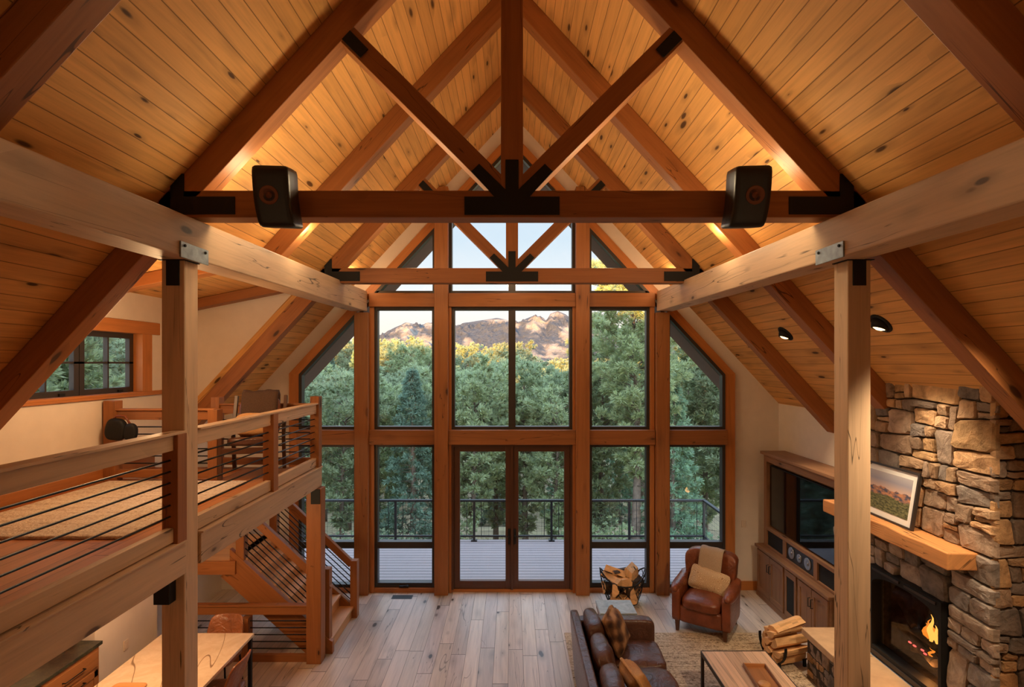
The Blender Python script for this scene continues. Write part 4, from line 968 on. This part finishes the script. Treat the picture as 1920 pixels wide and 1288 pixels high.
r = empty('leather_bag', W(-492, .668, -94), 'black leather bag hanging on the loft railing by the wall', 'bag'); bpy.context.view_layer.update()
p = W(-493, .6655, -83); MB().soft((.10, .055, .125), 3.5, 9, Matrix.Translation(p), 0, .02).build('body', 'black', r)
MB().soft((.055, .04, .10), 3.2, 8, Matrix.Translation(p + Vector((.16, .0, -.03))), 0, .02).build('side_pouch', 'black', r)
MB().tube([p + Vector((-.05, 0, .11)), p + Vector((0, -.01, .15)), p + Vector((.09, 0, .15)), p + Vector((.15, 0, .06))], .012, 8).build('strap', 'leather', r)
# ---------------------------------------------------------------- outside: deck
struct(MB().ub(-720, 474, 1.013, 1.292, -432, -428, (1, 0, 0)), 'deck_floor', 'deck', .004)
r = empty('deck_railing', W(0, 1.283, -428), 'black steel deck railing with wire grid panels', 'railing'); bpy.context.view_layer.update()
us = [-656, -468, -280, -91, 95, 282, 462]; TR = 1.283
for u in us: MB().ub(u - 2.6, u + 2.6, TR - .003, TR + .003, -428, -333).ub(u - 7, u + 7, TR - .007, TR + .007, -428, -425.5).build('railing_post', 'railing', r)
MB().ub(462 - 2.6, 462 + 2.6, 1.03, 1.036, -428, -333).build('railing_post', 'railing', r)
MB().ub(-670, 466, TR - .004, TR + .004, -334, -329).build('top_rail', 'railing', r, .006); MB().ub(-670, 464, TR - .002, TR + .002, -419, -415).build('bottom_rail', 'railing', r)
MB().ub(458, 466, 1.02, TR, -334, -329).build('top_rail', 'railing', r, .006); MB().ub(460, 464, 1.03, TR, -419, -415).build('bottom_rail', 'railing', r)
def grid(p, ex, ln):
    b = MB(); z0, z1 = CH - 415 * S, CH - 334 * S; n = int(ln / .105)
    for k in range(1, n): q = p + ex * (ln * k / n); b.tube([Vector((q.x, q.y, z0)), Vector((q.x, q.y, z1))], .0022, 4)
    for k in range(1, 8): z = z0 + (z1 - z0) * k / 8; b.tube([Vector((p.x, p.y, z)), Vector((p.x, p.y, z)) + ex * ln], .0022, 4)
    for e in (.05, ln - .05): q = p + ex * e; b.tube([Vector((q.x, q.y, z0)), Vector((q.x, q.y, z1))], .007, 5)
    b.build('wire_grid', 'railing', r)
for a, c in zip(us, us[1:]): grid(W(a + 12, TR, 0), Vector((1, 0, 0)), (c - a - 24) * S)
grid(W(462, 1.05, 0), Vector((0, 1, 0)), (TR - 1.06) * D)
# ---------------------------------------------------------------- ground
def gz(x, y):
    P = [(-200, -3), (8, -3.2), (16, -4.0), (28, -5.6), (45, -8.5), (75, -7), (120, -3.5), (200, -3), (420, 3), (700, 8)]
    for (a, za), (b, zb) in zip(P, P[1:]):
        if y <= b: k = (y - a) / (b - a); z = za + (zb - za) * k; break
    else: z = P[-1][1]
    return z + .5 * noise.noise(Vector((x * .08, y * .08, 1))) + .12 * noise.noise(Vector((x * .5, y * .5, 3)))
def gridmesh(name, xs, ys, fz, mat, colfn=None):
    vs = [(x, y, fz(x, y)) for y in ys for x in xs]; n = len(xs)
    me = bpy.data.meshes.new(name); me.from_pydata(vs, [], [(j * n + i, j * n + i + 1, (j + 1) * n + i + 1, (j + 1) * n + i) for j in range(len(ys) - 1) for i in range(n - 1)])
    me.polygons.foreach_set('use_smooth', [True] * len(me.polygons)); me.materials.append(M[mat])
    if colfn:
        ly = me.color_attributes.new('rock', 'FLOAT_COLOR', 'POINT')
        for i, v in enumerate(vs): k = colfn(*v); ly.data[i].color = (k, k, k, 1)
    o = bpy.data.objects.new(name, me); COL.objects.link(o); o['kind'] = 'structure'; return o
lerp = lambda a, b, n: [a + (b - a) * i / (n - 1) for i in range(n)]
gridmesh('ground', lerp(-90, 90, 61) , lerp(9.2, 120, 70), gz, 'dirt')
gridmesh('ground.001', lerp(-700, 700, 41), lerp(118, 720, 30), lambda x, y: gz(x, y) - .3, 'dirt')
# unseen ridge added to keep the low sun off the house and near trees
HZ = 13.2
def hz_(x, y): return -3 + (HZ + 3 + 1.0 * noise.noise(Vector((x * .02, 0, 0)))) * math.exp(-((y + 42) / 13) ** 2)
gridmesh('shade_hill', lerp(-420, 420, 90), lerp(-85, -14, 24), hz_, 'dirt')
# ---------------------------------------------------------------- mountain
PROF = [(-2000, 700), (300, 690), (560, 668), (640, 652), (690, 634), (716, 628), (740, 614), (762, 605), (790, 609), (818, 603), (850, 612), (880, 604), (912, 599), (932, 596), (958, 601), (975, 604), (985, 598), (1000, 592), (1016, 597), (1024, 602), (1032, 588), (1046, 583), (1060, 589), (1072, 598), (1104, 606), (1125, 613), (1180, 622), (1240, 636), (1272, 650), (1300, 662), (1380, 676), (1500, 690), (4000, 700)]
MY = 900.0
def prof(x):
    px = 960 + x / MY * (D / S)
    for (a, ya), (b, yb) in zip(PROF, PROF[1:]):
        if px <= b: k = (px - a) / (b - a); y = ya + (yb - ya) * k; break
    else: y = 700
    return CH + (680 - y) * MY / (D / S)
def mz(x, y):
    d = (MY - y) / 340.0; top = prof(x * MY / max(y, 1))
    k = max(0, 1 - max(0, d)) ** 1.15
    rough = noise.fractal(Vector((x * .02, y * .012, 2)), .9, 2.1, 6) * 8 + abs(noise.fractal(Vector((x * .05 + y * .015, y * .02, 7)), .75, 2.2, 6)) * 17
    spur = 16 * math.exp(-((x - 25) / 34) ** 2) * math.sin(min(1, max(0, d)) * math.pi) + 12 * math.exp(-((x + 165) / 36) ** 2) * math.sin(min(1, max(0, d)) * math.pi)
    z = -6 + (top + 6) * k + (rough + spur) * min(1, max(0, d) * 5) * (.25 + .75 * k)
    if y > MY: z = top - (y - MY) * .5
    return z
CLIFFS = [(765, 622, 34, 17), (788, 640, 42, 12), (808, 612, 16, 10), (735, 640, 20, 8), (1006, 612, 24, 16), (1046, 590, 22, 9), (985, 668, 34, 16), (1040, 655, 34, 18), (878, 640, 9, 9), (930, 676, 26, 10), (1062, 625, 16, 16), (965, 610, 10, 5), (930, 601, 30, 4)]
def rock(x, y, z):
    px, py = 960 + x / y * (D / S), 680 - (z - CH) / y * (D / S); k = 0
    for a, b_, w, h in CLIFFS: k = max(k, math.exp(-((px - a) / w) ** 2 - ((py - b_) / h) ** 2))
    return max(0, min(1, 2.6 * (k - .42) + 1.5 * noise.fractal(Vector((x * .035, y * .035, z * .09)), .8, 2.0, 4)))
gridmesh('mountain', lerp(-520, 520, 420), [MY - 340 + 340 * i / 110 for i in range(111)] + [MY + 60], mz, 'mountain', rock)
# ---------------------------------------------------------------- trees
def mesh_from(name, vs, fs, mat):
    me = bpy.data.meshes.new(name); me.from_pydata(vs, [], fs); me.materials.append(M[mat]); return me
def tuft(vs, fs, c, d, rnd, n, ln, w):
    d = d.normalized(); e = d.orthogonal().normalized(); f = d.cross(e)
    for _ in range(n):
        q = rnd.uniform(0, 6.283); k = rnd.uniform(.1, 1.25); a = (d * math.cos(k) + (e * math.cos(q) + f * math.sin(q)) * math.sin(k)).normalized()
        s = a.cross(Vector((rnd.uniform(-1, 1), rnd.uniform(-1, 1), rnd.uniform(-1, 1)))).normalized() * w; l = ln * rnd.uniform(.7, 1.15); i = len(vs)
        vs += [tuple(c - s * .4), tuple(c + s * .4), tuple(c + a * l * .7 + s), tuple(c + a * l), tuple(c + a * l * .7 - s)]; fs.append((i, i + 1, i + 2, i + 3, i + 4))
def tree_meshes(seed, kind, H, Rc, lo, nb, ntf, nbl, ln, w):
    rnd = random.Random(seed); vs, fs = [], []; b = MB(); lean = Vector((rnd.uniform(-.03, .03), rnd.uniform(-.03, .03), 1))
    ax = lambda z: Vector((lean.x * z + .10 * math.sin(z * .5 + seed), lean.y * z, z))
    r0 = .018 * H + .03
    b.tube([ax(H * k / 10) for k in range(11)], [max(.015, r0 * (1 - .93 * (k / 10) ** .9)) for k in range(11)], 9)
    for i in range(nb):
        k = (i + rnd.random()) / nb; z = H * (lo + (.99 - lo) * k)
        if kind == 'fir': R_ = Rc * (1 - k) ** .85 + .10; dip = -.30 + .6 * k
        else: R_ = Rc * (math.sin(math.pi * min(1, .16 + .84 * (1 - k) ** .8)) ** .7) * rnd.uniform(.65, 1.1) + .08; dip = .05 + .5 * k
        q = i * 2.4 + rnd.uniform(-.5, .5); out = Vector((math.cos(q), math.sin(q), 0)); p0 = ax(z); L = R_ * rnd.uniform(.8, 1.1)
        pts = [p0 + out * L * m + Vector((0, 0, L * (dip * m + (.28 if kind != 'fir' else .10) * m * m))) for m in (0, .35, .7, 1)]
        b.tube(pts, [max(.012, .014 * L + .012), .012, .009, .004], 4)
        nt_ = max(7, int(ntf * (L / Rc) ** 1.2))
        for j in range(nt_):
            m = rnd.uniform(.22, 1.0) ** .7; g = pts[0].lerp(pts[3], m) + Vector((0, 0, L * .10 * m * (1 - m))); sd = Vector((-out.y, out.x, 0)) * rnd.uniform(-1, 1) * L * .34 * (1.15 - m * .75)
            c = g + sd + Vector((0, 0, rnd.uniform(-.05, .10) * L * .6)); d = out * .7 + sd.normalized() * .5 + Vector((0, 0, .55 if kind != 'fir' else .15))
            tuft(vs, fs, c, d, rnd, nbl, ln, w)
    tuft(vs, fs, ax(H * .985), Vector((0, 0, 1)), rnd, nbl, ln, w * .8)
    return mesh_from('foliage', vs, fs, 'needle' if kind != 'fir' else 'needle_b'), b
def dead_snags(b, seed, H, lo):
    rnd = random.Random(seed)
    for _ in range(16):
        z = H * rnd.uniform(.12, lo + .08); q = rnd.uniform(0, 6.28); L = rnd.uniform(.5, 1.6); o = Vector((math.cos(q), math.sin(q), rnd.uniform(-.25, .2)))
        p = Vector((0, 0, z)); b.tube([p, p + o * L * .5, p + o * L + Vector((0, 0, -.1))], [.02, .012, .004], 4)
PROTO = {}
def proto(key, *a):
    fol, tb = tree_meshes(*a); dead_snags(tb, a[0], a[2], a[4])
    PROTO[key] = (fol, tb)
    r = bpy.data.objects.new('pine_tree' if a[1] != 'fir' else 'fir_tree', None)
    fo = bpy.data.objects.new('foliage', fol); fo.parent = r
    tr = tb.build('trunk', 'trunk'); tr.parent = r
    PROTO[key] = (r, fo, tr)
proto('pine', 1, 'pine', 11, 2.9, .16, 84, 22, 22, .36, .030)
proto('pineb', 2, 'pine', 11, 3.1, .24, 78, 22, 22, .38, .032)
proto('pinec', 9, 'pine', 11, 2.7, .10, 96, 20, 22, .36, .030)
proto('fir', 3, 'fir', 11, 2.3, .05, 130, 17, 18, .30, .026)
proto('firb', 4, 'fir', 11, 1.9, .04, 130, 15, 18, .28, .026)
proto('tall', 5, 'pine', 14, 2.9, .30, 120, 34, 24, .32, .020)
proto('bush', 6, 'pine', 2.4, 1.5, .02, 30, 14, 13, .22, .03)
USED = set()
def plant(key, x, y, h, label, group, rz=None, wide=1.0, name=None, cat='tree'):
    r, fo, tr = PROTO[key]; H = {'tall': 14, 'bush': 2.4}.get(key, 11); s = h / H
    if key not in USED: USED.add(key); COL.objects.link(r); COL.objects.link(fo); o = r; oo = (fo, tr)
    else:
        o = r.copy(); COL.objects.link(o); oo = []
        for q in (fo, tr): c = q.copy(); COL.objects.link(c); c.parent = o; oo.append(c)
    if name: o.name = name
    o.location = (x, y, gz(x, y) - .1); o.scale = (s * wide, s * wide, s); o.rotation_euler = (0, 0, random.uniform(0, 6.28) if rz is None else rz)
    return tag(o, label, cat, group)
rnd = random.Random(21); FP = D / S
def px2x(px, y): return (px - 960) / FP * y
def toph(px, y, ytop): x = px2x(px, y); return CH + (680 - ytop) / FP * y - gz(x, y)
plant('tall', px2x(1193, 24), 24, toph(1193, 24, 518), 'tall ponderosa pine towering over its neighbours behind the right window bay', None, .4, 1.0)
A_ = 'shaded pine in the dense belt just beyond the deck railing'
near = [(575, 27, 690), (640, 24, 712), (712, 26, 708), (770, 24, 660), (838, 27, 720), (885, 25, 690), (930, 29, 700), (985, 27, 668), (1040, 25, 712), (1085, 29, 700), (1130, 27, 650), (1265, 24, 672), (1320, 27, 640), (1375, 25, 660), (520, 26, 680), (460, 28, 690), (1440, 28, 650)]
for i, (px, y, yt) in enumerate(near):
    plant(('pine', 'pineb', 'pinec', 'fir')[i % 4 if i % 7 else 2], px2x(px, y), y, toph(px, y, yt + 30), A_, 'shaded pines beyond the deck')
B_ = 'green conifer in the middle of the forest slope, partly hidden'
def scatter(n, y0, y1, px0, px1, gap):
    out = []
    for k in range(6000):
        y = rnd.uniform(y0, y1); px = rnd.uniform(px0, px1); x = px2x(px, y)
        if all((x - a) ** 2 + (y - b_) ** 2 > gap * gap for a, b_, _ in out): out.append((x, y, px))
        if len(out) == n: break
    return sorted(out, key=lambda q: q[2])
for i, (x, y, px) in enumerate(scatter(54, 34, 60, 430, 1490, 3.6)):
    plant(('fir', 'pine', 'firb', 'pinec', 'pineb')[i % 5], x, y, max(5, toph(px, y, rnd.uniform(708, 744))), B_, 'conifers of the middle slope')
C_ = 'sunlit golden conifer at the top of the forest'
for i, (x, y, px) in enumerate(scatter(110, 66, 116, 470, 1450, 4.2)):
    hi = 644 if px < 720 else 656 if px < 800 else 662 if px < 960 else 684 if px < 1110 else 665
    plant(('pine', 'pinec', 'pineb', 'fir')[i % 4] if px < 960 else ('firb', 'fir', 'pine')[i % 3], x, y, max(5, toph(px, y, rnd.uniform(hi, hi + 26))), C_, 'sunlit conifers at the forest top')
for i in range(64):
    y = rnd.uniform(9, 34) if i < 34 else rnd.uniform(34, 70); x = -y * rnd.uniform(.62, 1.05) - 5
    plant(('pine', 'pinec', 'fir', 'pineb')[i % 4], x, y, rnd.uniform(10.5, 14.5), 'pine outside the small side window of the loft', 'pines outside the side window')
for i in range(22):
    y = rnd.uniform(15, 26); px = rnd.uniform(560, 1400); plant('bush', px2x(px, y), y, rnd.uniform(.9, 1.7), 'low young pine on the ground beyond the deck', 'young pines beyond the deck', name='young_pine')
def tufts_of_grass():
    rnd = random.Random(3); vs, fs = [], []
    for _ in range(9000):
        y = rnd.uniform(12.5, 30); x = rnd.uniform(-.62, .62) * y; z = gz(x, y); q = rnd.uniform(0, 3.14); a, c = math.cos(q) * .012, math.sin(q) * .012; h = rnd.uniform(.15, .5); i = len(vs)
        vs += [(x - a, y - c, z - .02), (x + a, y + c, z - .02), (x + rnd.uniform(-.12, .12), y + rnd.uniform(-.1, .1), z + h)]; fs.append((i, i + 1, i + 2))
    M['grass'] = foliage('dry_grass', lin(176, 164, 116))
    o = bpy.data.objects.new('grass', mesh_from('grass', vs, fs, 'grass')); COL.objects.link(o); tag(o, 'dry grass growing beyond the deck', 'grass', None, 'stuff')
tufts_of_grass()
